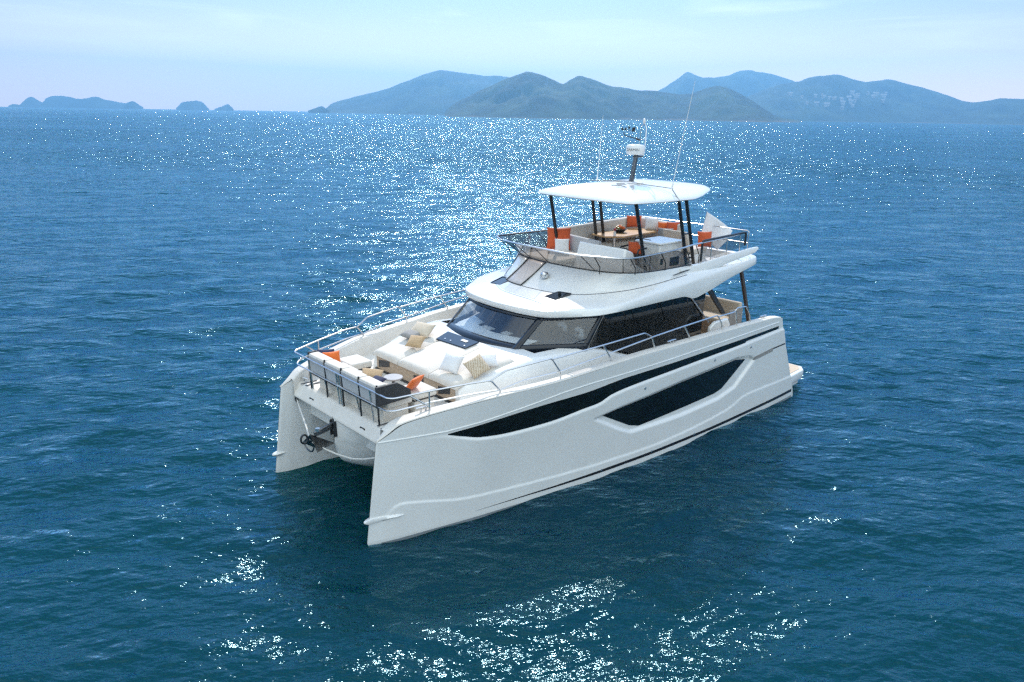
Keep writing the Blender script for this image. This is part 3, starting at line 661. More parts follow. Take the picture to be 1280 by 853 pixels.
# saloon windows along each side
wl_ = pchip([(4.35,2.19),(6.9,2.20),(7.6,2.385),(8.3,2.62),(8.75,2.72)])
for s in (1, -1):
    wb = MB(); rows = []
    for x in np.linspace(4.35, 8.72, 60):
        z0 = float(wl_(x)); z1 = float(np.interp(x, [4.35,5.2,8.3,8.75], [3.42,3.42,3.44,2.78])); z1 = max(z1, z0+.01)
        y0 = float(CW(x))
        rows.append([(x, s*(y0+.004+.05*q), z0+(z1-z0)*q) for q in np.linspace(0, 1, 6)])
    wb.grid(rows, flip=(s > 0))
    sw = obj('side_window', wb, 'blackglass', yacht, label='long dark saloon side window')
    mu = MB().tube([(5.14, s*2.045, 3.42), (4.12, s*2.035, 2.50)], .022, 8)
    obj('window_mullion', mu, 'steel', sw)
    ln = MB()
    for x in (7.4, 6.3): ln.tube([(x, s*2.036, 3.40), (x-.45, s*2.0, 2.62)], .006, 6)
    each('glazing_joint', ln, 'frit', sw)
    st_ = MB().prism([(4.28,3.42),(4.08,3.42),(3.30,2.62),(3.46,2.62)], s*1.98-.03, s*1.98+.03)
    st_.v = [(x, z, y) for x, y, z in st_.v]
    obj('cockpit_strut', st_, 'frame', yacht, fix=True)

# windscreen: centre pane and two quarter panes with black borders
def lerp3(a, b_, t): return tuple(a[i]*(1-t)+b_[i]*t for i in range(3))
def wbase(v):      # v from -1 to 1 across the centre pane
    return (10.50-.23*v*v, 1.23*v, 2.80-.02*abs(v))
def wtop_(v): return (9.80-.28*v*v, 1.27*v, 3.40-.02*v*v)
ws = MB(); ws.grid([[lerp3(wbase(v), wtop_(v), q) for q in np.linspace(0, 1, 7)] for v in np.linspace(-1, 1, 17)], flip=True)
wsc = obj('windscreen', ws, 'windscreen', yacht)
def border(paths, wd, off=.012):
    mb = MB()
    for path in paths:
        mb.tube(path, wd, 6)
    return mb
q_lo = lambda s, t: lerp3((10.27, s*1.23, 2.78), (8.76, s*1.985, 2.71), t)
q_hi = lambda s, t: lerp3((9.52, s*1.27, 3.38), (8.32, s*2.03, 3.42), t)
for s in (1, -1):
    qp = MB().grid([[lerp3(q_lo(s, t), q_hi(s, t), q) for q in np.linspace(0, 1, 5)] for t in np.linspace(0, 1, 7)], flip=(s < 0))
    obj('quarter_pane', qp, 'windscreen', wsc)
def band(fa, fb, ts, off):
    rows = []
    for t in ts:
        a, b_ = fa(t), fb(t); rows.append([a, b_])
    return rows
fz = MB(); e = .014
def push(p, s=0): return (p[0]+e, p[1]+s*e*.5, p[2]+e*.6)
vv = np.linspace(-1, 1, 21)
fz.grid([[push(lerp3(wbase(v), wtop_(v), q)) for q in (-.10, .02, .14)] for v in vv], flip=True)
fz.grid([[push(lerp3(wbase(v), wtop_(v), q)) for q in (.90, 1.02)] for v in vv], flip=True)
for s in (1, -1):
    fz.grid([[push(lerp3(wbase(s*v), wtop_(s*v), q), s) for q in np.linspace(-.10, 1.02, 8)] for v in (.93, 1.0)], flip=(s > 0))
    fz.grid([[push(lerp3(q_lo(s, t), q_hi(s, t), q), s) for q in np.linspace(-.10, 1.02, 8)] for t in (0, .055)], flip=(s > 0))
    fz.grid([[push(lerp3(q_lo(s, t), q_hi(s, t), q), s) for q in np.linspace(-.10, 1.02, 8)] for t in (.92, 1.0)], flip=(s > 0))
    fz.grid([[push(lerp3(q_lo(s, t), q_hi(s, t), q), s) for q in (-.12, .02, .12)] for t in np.linspace(0, 1, 9)], flip=(s > 0))
    fz.grid([[push(lerp3(q_lo(s, t), q_hi(s, t), q), s) for q in (.88, 1.02)] for t in np.linspace(0, 1, 9)], flip=(s > 0))
obj('glazing_border', fz, 'frit', wsc, ang=30, solid=.008)
ed = MB()
for s in (1, -1): ed.tube([push(lerp3(q_lo(s, 1.0), q_hi(s, 1.0), q), s) for q in (-.05, 1)], .012, 6)
each('pillar_trim', ed, 'darksteel', wsc)
# inside: dashboard, dash shelf, helm seats, dark saloon
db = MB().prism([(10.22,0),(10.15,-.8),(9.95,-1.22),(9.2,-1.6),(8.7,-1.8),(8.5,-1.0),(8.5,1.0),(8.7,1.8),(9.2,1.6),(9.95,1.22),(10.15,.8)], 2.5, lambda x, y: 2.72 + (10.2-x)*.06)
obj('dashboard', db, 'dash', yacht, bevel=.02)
sh = MB(); rows = []
for v in np.linspace(-1, 1, 21):
    b0 = wbase(v); rows.append([(b0[0]-.05, b0[1], 2.775), (b0[0]-.36-.05*abs(v), b0[1]*.98, 2.80), (b0[0]-.62-.1*abs(v), b0[1]*.97, 2.825)])
sh.grid(rows, flip=True); sh.prism([(9.95,-1.25),(9.9,-.75),(9.45,-.85),(9.2,-1.5)], 2.78, 2.80); sh.prism([(9.75,-.6),(9.6,-.6),(9.6,-.25),(9.75,-.25)], 2.78, 2.81)
each('dash_shelf', sh, 'plastic', yacht)
pnl = MB().prism([(9.72,.1),(9.55,.1),(9.55,.32),(9.72,.32)], 2.78, 2.81); obj('dash_screen', pnl, 'plastic', yacht)
for y in (.72, 1.27):
    se = MB(); se.lathe([(.0,0),(.10,.02),(.17,.10),(.175,.2),(.14,.32),(.06,.38),(0,.385)], (0,0,0), 16); se.v = [(8.35+a*.35-.12*c, y+b_, 2.62+c*.85) for a, b_, c in se.v]
    hs = obj('helm_seat', se, 'whitefab', yacht, fix=True)
    ey = MB()
    for q in (-.06, .06): ey.lathe([(0,0),(.04,0),(.04,.01),(0,.012)], (0,0,0), 10); ey.v[-40:] = [(8.42+c, y+q+b_, 2.83+a*1.2) for a, b_, c in ey.v[-40:]]
    each('headrest_slot', ey, 'frame', hs, fix=True)
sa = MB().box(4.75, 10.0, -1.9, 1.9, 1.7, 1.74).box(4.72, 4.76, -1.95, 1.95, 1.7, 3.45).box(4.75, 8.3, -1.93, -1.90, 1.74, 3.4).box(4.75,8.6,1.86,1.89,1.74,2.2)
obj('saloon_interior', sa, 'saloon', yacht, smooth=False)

# roof shell of the saloon rising into the flybridge coaming
RE = [(9.86,0,3.42),(9.80,.65,3.41),(9.6,1.31,3.40),(9.2,1.72,3.42),(8.6,2.17,3.46),(8.0,2.3,3.49),(7,2.32,3.5),(5.8,2.31,3.49),(5.26,2.3,3.38),(4.77,2.3,3.45),(3.6,2.28,3.70),(2.35,2.2,3.88),(2.15,1.9,3.9),(2.1,0,3.9)]
RB = [(9.90,0,3.56),(9.83,.66,3.56),(9.62,1.34,3.56),(9.15,1.75,3.57),(8.5,2.16,3.6),(7.9,2.27,3.65),(6.9,2.3,3.72),(5.8,2.3,3.80),(5.2,2.29,3.84),(4.75,2.28,3.87),(3.6,2.25,3.97),(2.33,2.17,4.06),(2.12,1.88,4.07),(2.08,0,4.07)]
RS = [(8.80,0,3.73),(8.75,.6,3.73),(8.55,1.1,3.73),(8.25,1.42,3.74),(7.85,1.7,3.77),(7.3,1.93,3.81),(6.5,2.09,3.88),(5.7,2.15,3.95),(5.2,2.16,3.98),(4.7,2.17,4.0),(3.6,2.15,4.01),(2.4,2.08,4.09),(2.2,1.8,4.1),(2.16,0,4.1)]
RG = [(7.95,0,4.2),(7.92,.6,4.2),(7.82,1.15,4.2),(7.7,1.5,4.2),(7.5,1.78,4.2),(7.1,1.95,4.18),(6.4,2.0,4.16),(5.6,2.0,4.15),(5.1,2.0,4.14),(4.6,2.02,4.10),(3.6,2.0,4.02),(2.5,1.95,4.07),(2.32,1.7,4.08),(2.28,0,4.08)]
NK = 90
def ring(pts):
    k = np.arange(len(pts)); t = np.linspace(0, len(pts)-1, NK)
    fx, fy, fz_ = (pchip(list(zip(k, [p[i] for p in pts]))) for i in range(3))
    h = np.stack([fx(t), fy(t), fz_(t)], -1)
    m_ = h[::-1][1:-1] * np.array([1, -1, 1])
    return np.concatenate([h, m_])           # closed loop: front centre, port, aft centre, starboard
def mixr(a, b_, t): return a*(1-t)+b_*t
E_, B_, S_, G_ = ring(RE), ring(RB), ring(RS), ring(RG)
def inset(r, d, z=None):
    c = np.array([5.2, 0, 0]); o = r.copy(); v = np.stack([np.where(r[:,0] > 5.2, r[:,0]-5.2, r[:,0]-5.2), r[:,1]], -1)
    nrm = np.roll(r, -1, 0)[:, :2]-np.roll(r, 1, 0)[:, :2]; L = np.linalg.norm(nrm, axis=1, keepdims=True)+1e-9; nrm = np.stack([nrm[:,1], -nrm[:,0]], -1)/L
    o[:, :2] -= nrm*d
    if z is not None: o[:, 2] = z
    return o
bul = inset(mixr(E_, B_, .10), -.012)
low = inset(E_, .10); low[:, 2] += .03
mid1 = mixr(B_, S_, .5); mid1[:, 2] += .012
c1 = inset(mixr(S_, G_, .12), .035); c2 = inset(mixr(S_, G_, .5), .03); c3 = inset(mixr(S_, G_, .88), .0)
g2 = inset(G_, .02); g2[:, 2] += .012; g3 = inset(G_, .07); g3[:, 2] += .01; g4 = inset(G_, .10, None); g4[:, 2] -= .06
flo = inset(G_, .14); flo[:, 2] = np.minimum(3.75, G_[:, 2]-.06)
loops = [low, E_, bul, inset(mixr(E_, B_, .5), -.014), inset(mixr(E_, B_, .88), -.010), B_, inset(B_, .04), mid1, S_, c1, c2, c3, G_, g2, g3, g4, flo]
loops[6] = mixr(B_, S_, .10); loops[6][:, 2] += .006
rf = MB().grid([[tuple(p) for p in lp] + [tuple(lp[0])] for lp in loops], flip=True)
roof = obj('saloon_roof', rf, 'gelcoat', yacht, ang=42, fix=True)
ce = MB(); n = len(low); cpts = [tuple(p) for p in low]
ce.grid([[(p[0], p[1], p[2]+.005), (p[0], 0, p[2]+.005)] for p in low[:NK]]); ce.grid([[(p[0], p[1], p[2]+.005), (p[0], 0, p[2]+.005)] for p in np.concatenate([low[NK-1:], low[:1]])])
obj('ceiling', ce, 'greyfab', roof)
fs = MB(); fs.grid([[(p[0], p[1], p[2]-.002), (p[0], 0, p[2]-.002)] for p in flo[:NK]], flip=True); fs.grid([[(p[0], p[1], p[2]-.002), (p[0], 0, p[2]-.002)] for p in np.concatenate([flo[NK-1:], flo[:1]])], flip=True)
fly = obj('flybridge_deck', fs, 'teak', yacht)
# seam following the coaming, skylights, stairs panel, searchlight
sm = MB().tube([tuple(p) for p in np.concatenate([S_[-38:], S_[:52]]) + np.array([0, 0, .006])], .007, 6)
obj('roof_seam', sm, 'seam', roof)
def on_roof(x, y):      # height of the sloping roof front between brow and shoulder
    return 3.585 + (9.45-x)*.175 - .012*abs(y)
for s in (1, -1):
    sk = MB(); P = [(9.0, s*.78), (8.99, s*1.12), (8.55, s*1.18), (8.60, s*.84)]
    sk.prism(P, lambda x, y: on_roof(x, y)-.02, lambda x, y: on_roof(x, y)+.035)
    o = obj('skylight', sk, 'blackglass', roof, bevel=.01, fix=True)
    rm = MB().tube([(x, y, on_roof(x, y)+.03) for x, y in P], .014, 6, closed=True); obj('skylight_rim', rm, 'frit', o)
def on_coam(u, q):      # u index in half ring (float), negative = starboard; q from shoulder to glass base
    i = abs(u); a = mixr(S_, G_, q); i0 = int(i); f = i-i0; p = a[i0]*(1-f)+a[min(i0+1, NK-1)]*f
    return (p[0]+.012-.03*math.sin(q*math.pi), -p[1] if u < 0 else p[1], p[2]+.010)
U = lambda k: k*(NK-1)/13
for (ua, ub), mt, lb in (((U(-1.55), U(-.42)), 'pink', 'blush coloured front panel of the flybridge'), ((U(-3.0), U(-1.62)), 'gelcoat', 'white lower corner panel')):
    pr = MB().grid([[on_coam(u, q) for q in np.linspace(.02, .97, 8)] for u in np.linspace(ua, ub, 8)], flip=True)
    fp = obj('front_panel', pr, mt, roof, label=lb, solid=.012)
    pe = MB().tube([on_coam(ua, .0), on_coam(ua, .5), on_coam(ua, .98), on_coam((ua+ub)/2, .98), on_coam(ub, .98), on_coam(ub, .5), on_coam(ub, .0), on_coam((ua+ub)/2, 0)], .012, 6, closed=True)
    obj('panel_seal', pe, 'frame', fp)
hl = MB().lathe([(0,0),(.07,0),(.07,.02),(.03,.03),(.03,.07),(.085,.09),(.10,.13),(.10,.18),(.07,.22),(0,.23)], (8.40,.16,3.86), 18)
obj('searchlight', hl, 'steel', roof)
wv = MB()
for k in range(2): wv.tube([on_coam(U(6.6)+k*2.0, .35+.1*k), on_coam(U(8.2)+k*2.0, .62+.08*k)], .011, 6)
wv.v = [(x, y+.03, z) for x, y, z in wv.v]
each('air_slot', wv, 'frame', roof)

# smoked wind deflector with steel rail, and the wings running aft
RT = [(8.5,0,4.66),(8.5,.6,4.66),(8.46,1.2,4.66),(8.28,1.65,4.66),(7.92,2.1,4.64),(7.4,2.16,4.62),(6.5,2.12,4.62),(5.6,2.05,4.63),(5.1,2.0,4.65),(4.6,1.98,4.66),(3.6,1.95,4.68),(2.5,1.92,4.72),(2.32,1.7,4.72),(2.28,0,4.72)]
T_ = ring(RT)
iend = int(U(8.1)); gl = MB()
tape = lambda i: 1.0
idx_ = list(range(-iend, iend+1))
def gp(i, q):
    a = G_[i]; b_ = T_[i]; hq = q*(.93 if abs(i) < U(6.5) else .93 - .75*sstep(U(6.5), U(8.1), abs(i)))
    return tuple(a*(1-hq)+b_*hq + np.array([0, 0, .012]))
gl.grid([[gp(i, q) for q in np.linspace(0, 1, 4)] for i in idx_], flip=False)
dfl = obj('wind_deflector', gl, 'smoked', yacht)
obj('deflector_seal', MB().tube([gp(i, .0) for i in idx_], .014, 6), 'frame', dfl)
obj('deflector_edge', MB().tube([gp(i, 1.0) for i in idx_], .009, 6), 'frame', dfl)
ji = [int(U(k)) for k in (-4.0,-2.3,-1.55,-.42,2.2,4.2,5.6)]
jn = MB()
for i in ji: jn.tube([gp(i, 0), gp(i, 1)], .010, 6)
each('pane_joint', jn, 'frame', dfl)
ie = int(U(10.9)); top = MB().tube([tuple(T_[i]) for i in range(-ie, ie+1)], .019, 8)
frl = obj('flybridge_rail', top, 'steel', yacht)
sp = MB()
for k in (-7.4,-6,-4.6,-3,3,4.6,6,7.4,8.4): 
    i = int(U(k)); p = T_[i]; g = G_[i]; sg = 1 if k > 0 else -1; sp.tube([tuple(p), (p[0]-.28, p[1]-sg*.06, (p[2]+g[2])/2-.05), (p[0]-.33, p[1]-sg*.10, g[2])], .013, 6)
each('rail_stay', sp, 'frame', frl)
for s in (1, -1):
    wgm = MB(); rows = []
    for x in np.linspace(5.6, 2.3, 24):
        zt = float(np.interp(x, [2.3,2.66,4.68,5.3,5.6], [4.345,4.345,4.20,4.13,4.12])); zb = float(np.interp(x, [2.3,2.45,3.83,4.6,5.6], [4.30,4.21,4.05,3.92,3.9])); y0 = float(np.interp(x, [2.3,4.6,5.6], [2.16,2.13,2.03])); hw = .05
        rows.append([(x, s*(y0-hw), zb), (x, s*(y0+hw), zb), (x, s*(y0+hw*.9), zt-.03), (x, s*(y0+hw*.5), zt), (x, s*(y0-hw*.5), zt), (x, s*(y0-hw), zt-.03), (x, s*(y0-hw), zb)])
    wgm.grid(rows, flip=(s < 0)); wgm.f += [tuple(range(6)), tuple(range(len(wgm.v)-7, len(wgm.v)-1))]; wgm.m += [0, 0]
    obj('flybridge_wing', wgm, 'gelcoat', yacht, ang=50, fix=True)
# netted rail beside the aft end of the flybridge
for s in (1, -1):
    A = (4.62, s*1.97); Bq = (2.56, s*1.94)
    nf = MB().tube(round_path([(A[0]+.02, A[1], 4.18), (A[0], A[1], 4.70), (Bq[0], Bq[1], 4.74), (Bq[0], Bq[1], 4.38)], .08), .03, 8)
    net = obj('netted_rail', nf, 'frame', yacht)
    nn_ = MB().grid([[(A[0]+(Bq[0]-A[0])*t, A[1]+(Bq[1]-A[1])*t, 4.22+.14*t+(.48-.12*t)*q) for q in (0, 1)] for t in np.linspace(0, 1, 8)])
    obj('netting', nn_, 'net', net)
    ps = MB()
    for t in (.2, .55, .85): ps.tube([(A[0]+(Bq[0]-A[0])*t, A[1], 4.05), (A[0]+(Bq[0]-A[0])*t, A[1], 4.68)], .014, 6)
    each('rail_post', ps, 'steel', net)
ar = rail([[(2.35, 1.9, 4.08), (2.35, 1.9, 4.75), (2.35, -1.9, 4.75), (2.35, -1.9, 4.08)], [(2.35, 1.9, 4.42), (2.35, -1.9, 4.42)], [(2.35, .7, 4.05), (2.35, .7, 4.75)], [(2.35, -.7, 4.05), (2.35, -.7, 4.75)]], .012)
obj('aft_rail', ar, 'steel', yacht)

# hardtop with posts, mast, radar and antennas
HB = [(7.06,0,5.72),(7.07,.85,5.72),(7.07,1.46,5.73),(6.90,1.66,5.74),(5.9,1.78,5.74),(5.0,1.80,5.74),(4.5,1.72,5.77),(4.1,1.60,5.82),(3.75,1.47,5.86),(3.45,1.25,5.89),(3.2,.8,5.90),(3.1,0,5.90)]
def hring(pts, d, dz, crown):
    k = np.arange(len(pts)); t = np.linspace(0, len(pts)-1, 60); f3 = [pchip(list(zip(k, [p[i] for p in pts]))) for i in range(3)]
    h = np.stack([f(t) for f in f3], -1); r = np.concatenate([h, h[::-1][1:-1]*np.array([1,-1,1])])
    r[:, 0] = 5.0 + (r[:, 0]-5.0)*d; r[:, 1] *= d; r[:, 2] = r[:, 2]*(1-crown) + 6.03*crown + dz
    return r
HL = [hring(HB, .93, -.005, 0), hring(HB, .985, -.012, 0), hring(HB, 1.0, .006, 0), hring(HB, .992, .028, .01), hring(HB, .93, .055, .14), hring(HB, .74, .04, .52), hring(HB, .5, .01, .85), hring(HB, .25, 0, .97)]
ht = MB().grid([[tuple(p) for p in lp] + [tuple(lp[0])] for lp in HL], flip=True)
for lp, fl in ((HL[0], 1), (HL[-1], 0)):
    o0 = len(ht.v); ht.v += [tuple(p) for p in lp]; q = tuple(range(o0, o0+len(lp))); ht.f.append(q if fl else q[::-1]); ht.m.append(0)
hard = obj('hardtop', ht, 'gelcoat', yacht, ang=40, fix=True)
for s in (1, -1):
    for a, b_ in (((6.70, s*1.43, 5.73), (6.16, s*1.50, 3.76)), ((5.07, s*1.46, 5.74), (4.55, s*1.55, 3.76)), ((4.76, s*1.46, 5.75), (4.24, s*1.55, 3.76))):
        d = MB(); n = 10
        d.tube([a, b_], .045, 10)
        obj('hardtop_post', d, 'post', yacht)
    br = MB().tube([(4.83, s*1.50, 4.83), (4.50, s*1.50, 4.83)], .022, 6).tube([(4.66, s*1.53, 4.2), (4.33, s*1.53, 4.2)], .022, 6)
    each('post_link', br, 'post', yacht)
tb = MB().tube([(5.35, 1.47, 6.00), (5.42, .4, 6.045)], .012, 6).tube([(5.2, -1.45, 5.99), (5.1, 0, 6.055), (5.05, 0, 6.05)], .012, 6).tube([(5.42, 1.5, 5.985), (5.5, 1.79, 5.75)], .014, 6)
each('cable_conduit', tb, 'greypil', hard)
lg = MB().tube([(6.15, .18, 6.02), (6.08, .42, 6.03), (6.15, .66, 6.005)], .013, 6).tube([(5.9, .12, 6.045), (5.78, .3, 6.05)], .012, 6).tube([(6.0, .22, 6.04), (5.86, .42, 6.045)], .010, 6)
each('hardtop_emblem', lg, 'greypil', hard)
hp = MB().lathe([(.0,0),(.22,0),(.20,.03),(0,.035)], (5.25,.2,6.025), 24); obj('mast_foot', hp, 'greyfab', hard)
ms = MB().hexa([(5.12,-.05,6.03),(5.22,-.05,6.03),(5.22,.05,6.03),(5.12,.05,6.03),(4.98,-.045,6.74),(5.07,-.045,6.74),(5.07,.045,6.74),(4.98,.045,6.74)]).hexa([(4.80,-.05,6.66),(5.12,-.05,6.66),(5.12,.05,6.66),(4.80,.05,6.66),(4.80,-.05,6.71),(5.12,-.05,6.71),(5.12,.05,6.71),(4.80,.05,6.71)])
mast = obj('mast', ms, 'darksteel', yacht, bevel=.012)
rd = MB().lathe([(.0,-.03),(.22,-.02),(.235,.0),(.245,.10),(.235,.19),(.19,.225),(0,.24)], (5.07,0,6.76), 32)
radar = obj('radar_dome', rd, 'plastic', mast, ang=50)
fo = MB().tube([(4.86,.10,6.70),(4.82,.10,6.80),(4.80,.10,7.40),(4.79,.06,7.47),(4.78,0,7.49),(4.77,-.06,7.47),(4.77,-.10,7.40),(4.80,-.10,6.9)], .014, 8).tube([(4.80,.10,7.12),(4.78,-.10,7.12)], .010, 6)
obj('light_hoop', fo, 'steel', mast)
lb_ = MB().lathe([(0,0),(.02,0),(.035,.03),(.04,.07),(.03,.12),(0,.14)], (4.78,0,7.50), 14); obj('anchor_light', lb_, 'plastic', mast)
an = MB().tube([(4.80,-.10,7.10),(4.97,-.30,7.17),(5.05,-.42,7.21),(5.05,-.43,7.30)], .012, 6).tube([(4.80,-.10,7.10),(4.86,-.17,7.125)], .026, 8)
for a, b_, c in ((5.02,-.40,7.36),(5.07,-.47,7.36),(4.96,-.34,7.40)): an.lathe([(0,-.03),(.02,-.03),(.028,.01),(.012,.04),(0,.04)], (a,b_,c), 8)
an.tube([(4.90,-.27,7.33),(5.12,-.53,7.36)], .008, 6).hexa([(4.86,-.24,7.30),(4.90,-.29,7.30),(4.905,-.285,7.30),(4.865,-.235,7.30),(4.84,-.22,7.42),(4.90,-.29,7.40),(4.905,-.285,7.40),(4.845,-.215,7.42)])
obj('wind_sensor', an, 'frame', mast)
txt = bpy.data.curves.new('radar_lettering', 'FONT'); txt.body = 'GARMIN'; txt.size = .098; txt.extrude = .001; txt.align_x = 'CENTER'; txt.align_y = 'CENTER'
to = bpy.data.objects.new('tmp_text', txt); col.objects.link(to); bpy.context.view_layer.update()
dg = bpy.context.evaluated_depsgraph_get(); tme = to.evaluated_get(dg).to_mesh(); tv = [v.co.copy() for v in tme.vertices]; tf = [tuple(p.vertices) for p in tme.polygons]
lt = MB(); TA = 0.35
for v in tv: pass
lt.add([(5.07+.2455*math.cos(TA+v.x/.245), .2455*math.sin(TA+v.x/.245)+v.z*.0, 6.76+.10+v.y) for v in tv], tf)
bpy.data.objects.remove(to)
obj('radar_lettering', lt, 'letter', radar, smooth=False)
for s, b0, t0 in ((1, (5.40,1.47,5.99), (4.83,1.50,8.53)), (-1, (4.90,-1.42,5.98), (4.69,-1.5,7.70))):
    av = MB().tube([b0, lerp3(b0, t0, .05)], .022, 8).tube([lerp3(b0, t0, .05), lerp3(b0, t0, .55), t0], [.011, .008, .004], 6)
    obj('whip_antenna', av, 'plastic', yacht)

# guard rails
bowr = [[(13.97,0,2.71),(13.97,1.80,2.71),(13.88,1.90,2.71),(13.25,2.10,2.76),(12.42,2.36,2.80),(12.03,2.45,2.79),(11.84,2.50,2.56),(11.84,2.51,2.48)],
        [(13.95,0,2.44),(13.95,1.76,2.44),(13.84,1.90,2.46),(13.23,2.11,2.54),(12.34,2.38,2.58),(11.84,2.50,2.57)],
        [(13.60,2.0,2.73),(13.24,2.11,2.46),(13.24,2.11,2.34)], [(13.24,2.11,2.34),(13.24,2.11,2.76)], [(13.96,.05,2.71),(13.9,.05,2.03)], [(13.96,1.2,2.71),(13.88,1.2,2.03)], [(13.92,.62,2.44),(13.83,.62,2.03)]]
L1 = [[(12.03,2.45,2.79),(11.71,2.53,2.95),(10.66,2.71,3.02),(10.42,2.74,2.68),(10.41,2.74,2.55)], [(11.82,2.51,2.57),(11.31,2.60,2.67),(10.43,2.74,2.70)]]
L2 = [[(10.62,2.715,3.0),(9.59,2.83,3.05),(7.97,2.93,3.11),(7.73,2.94,2.98),(7.60,2.95,2.67)], [(9.27,2.86,3.06),(8.99,2.88,2.66)], [(10.43,2.74,2.70),(8.98,2.88,2.86),(7.74,2.94,2.97)]]
L3 = [[(7.79,2.94,2.97),(6.58,2.97,3.03),(5.22,2.98,3.07),(5.02,2.98,2.84),(4.94,2.98,2.64)], [(6.56,2.97,3.03),(6.28,2.97,2.67)]]
L4 = [[(5.20,2.98,3.03),(4.48,2.98,3.03),(4.36,2.98,3.12),(3.94,2.98,3.09),(3.70,2.97,2.84),(3.65,2.97,2.63)], [(4.42,2.98,3.05),(4.30,2.98,2.64)]]
for nm, P, lb in (('bow_rail', bowr, None), ('side_rail', L1+L2, None), ('aft_side_rail', L3+L4, None)):
    for s in (1, -1): obj(nm, rail(P if s > 0 else flip_y(P), .017), 'steel', yacht)

# aft cockpit: roof posts, bulwark wing
for s in (1, -1):
    o = MB().hexa([(2.52,s*2.42-.04,1.9),(2.62,s*2.42-.04,1.9),(2.62,s*2.42+.04,1.9),(2.52,s*2.42+.04,1.9),(2.97,s*2.15-.04,3.9),(3.07,s*2.15-.04,3.9),(3.07,s*2.15+.04,3.9),(2.97,s*2.15+.04,3.9)])
    obj('cockpit_post', o, 'bronze', yacht, bevel=.012)
    bwm = MB().prism([(4.55,2.12),(3.70,2.12),(3.62,2.45),(3.75,2.62),(4.35,2.62),(4.55,2.5)], s*2.34-.05, s*2.34+.05); bwm.v = [(x, z, y) for x, y, z in bwm.v]
    obj('side_gate', bwm, 'gelcoat', yacht, bevel=.03, fix=True)
    hs = MB().tube([(3.55,s*1.15,3.75),(3.62,s*1.1,3.2),(3.35,s*1.1,2.7)], .018, 6); obj('stair_rail', hs, 'frame', yacht)
obj('cockpit_sole', MB().box(2.3, 4.5, -2.6, 2.6, 1.865, 1.875), 'teak', yacht, smooth=False)

# ------------------------------------------------------------------ things on board
def pillow(name, c, size, rot, m, label, spin=0, cat='cushion', group='loose scatter cushions lying about the decks', n=14):
    w, h, t = (q*.88 for q in size); mb = MB(); top = []; bot = []
    for i in range(n+1):
        rt, rb = [], []
        for j in range(n+1):
            u, v = -1+2*i/n, -1+2*j/n
            k = max(0, (1-abs(u)**2.6)*(1-abs(v)**2.6))**.5
            pinch = 1 - .07*(1-abs(u)**2)*abs(v)**3; pinch2 = 1 - .07*(1-abs(v)**2)*abs(u)**3
            wob = .05*math.sin(3*u+2*v+c[0]*7)*k
            rt.append((u*w/2*pinch2, v*h/2*pinch, t/2*(k+wob)+.004)); rb.append((u*w/2*pinch2, v*h/2*pinch, -t/2*(k-wob)-.004))
        top.append(rt); bot.append(rb)
    mb.grid(top); mb.grid(bot, flip=True)
    cs, sn = math.cos(R(spin)), math.sin(R(spin)); mb.v = [(x*cs-y*sn, x*sn+y*cs, z) for x, y, z in mb.v]
    N = n+1; o2 = N*N
    per = [i*N for i in range(N)] + [(N-1)*N+j for j in range(1, N)] + [i*N+N-1 for i in range(N-2, -1, -1)] + [j for j in range(N-2, 0, -1)]
    for a, b_ in zip(per, per[1:]+per[:1]): mb.f.append((a, b_, o2+b_, o2+a)); mb.m.append(0)
    o = obj(name, mb, m, ang=180, fix=True)
    o.location = c; o.rotation_euler = [R(q) for q in rot]
    return tag(o, label, cat, group)

# bow lounge
G1 = 'upholstered seats on the foredeck'
so_ = thing('bow_sofa', 'cream bow sofa with four grey backed sections and a charcoal end panel on the foredeck', 'sofa', (13.6, .1, 2.01))
SEG = [(-1.22,-.56),(-.54,.10),(.12,.76),(.78,1.40)]
for a, b_ in SEG:
    k = .0
    bk = MB().hexa([(13.72,a,2.42),(13.90,a,2.42),(13.90,b_,2.42),(13.72,b_,2.42),(13.70,a,2.82),(13.94,a,2.82),(13.94,b_,2.82),(13.70,b_,2.82)])
    o = obj('backrest', bk, 'cream', so_, bevel=.035, seg=3)
    obj('back_cover', MB().hexa([(13.903,a+.02,2.43),(13.918,a+.02,2.43),(13.918,b_-.02,2.43),(13.903,b_-.02,2.43),(13.943,a+.02,2.79),(13.955,a+.02,2.79),(13.955,b_-.02,2.79),(13.943,b_-.02,2.79)]), 'greyfab', o, bevel=.006)
    obj('seat_cushion', MB().box(13.12, 13.70, a, b_, 2.30, 2.46), 'cream', so_, bevel=.04, seg=3)
obj('seat_base', MB().box(13.16, 13.74, -1.18, 1.30, 2.02, 2.30), 'cream', so_, bevel=.01)
for y in (-1.235, -.55, .11, .77, 1.41):
    lgm = MB().tube([(13.93, y, 2.84), (13.915, y, 2.40), (13.90, y, 2.02)], .018, 6)
    obj('back_strut', lgm, 'frame', so_)
obj('lower_rail', MB().box(13.86, 13.91, -1.2, 1.4, 2.36, 2.41), 'frame', so_, bevel=.006)
ep = MB().prism([(13.98,2.82),(13.52,2.82),(13.22,2.62),(13.22,2.46),(13.98,2.44)], 1.43, 1.49); ep.v = [(x, z, y) for x, y, z in ep.v]
obj('end_panel', ep, 'charcoal', so_, bevel=.01, fix=True)
ep2 = MB().prism([(13.92,2.82),(13.70,2.82),(13.55,2.62),(13.55,2.44),(13.92,2.44)], -1.30, -1.25); ep2.v = [(x, z, y) for x, y, z in ep2.v]
obj('end_panel', ep2, 'charcoal', so_, bevel=.01, fix=True)
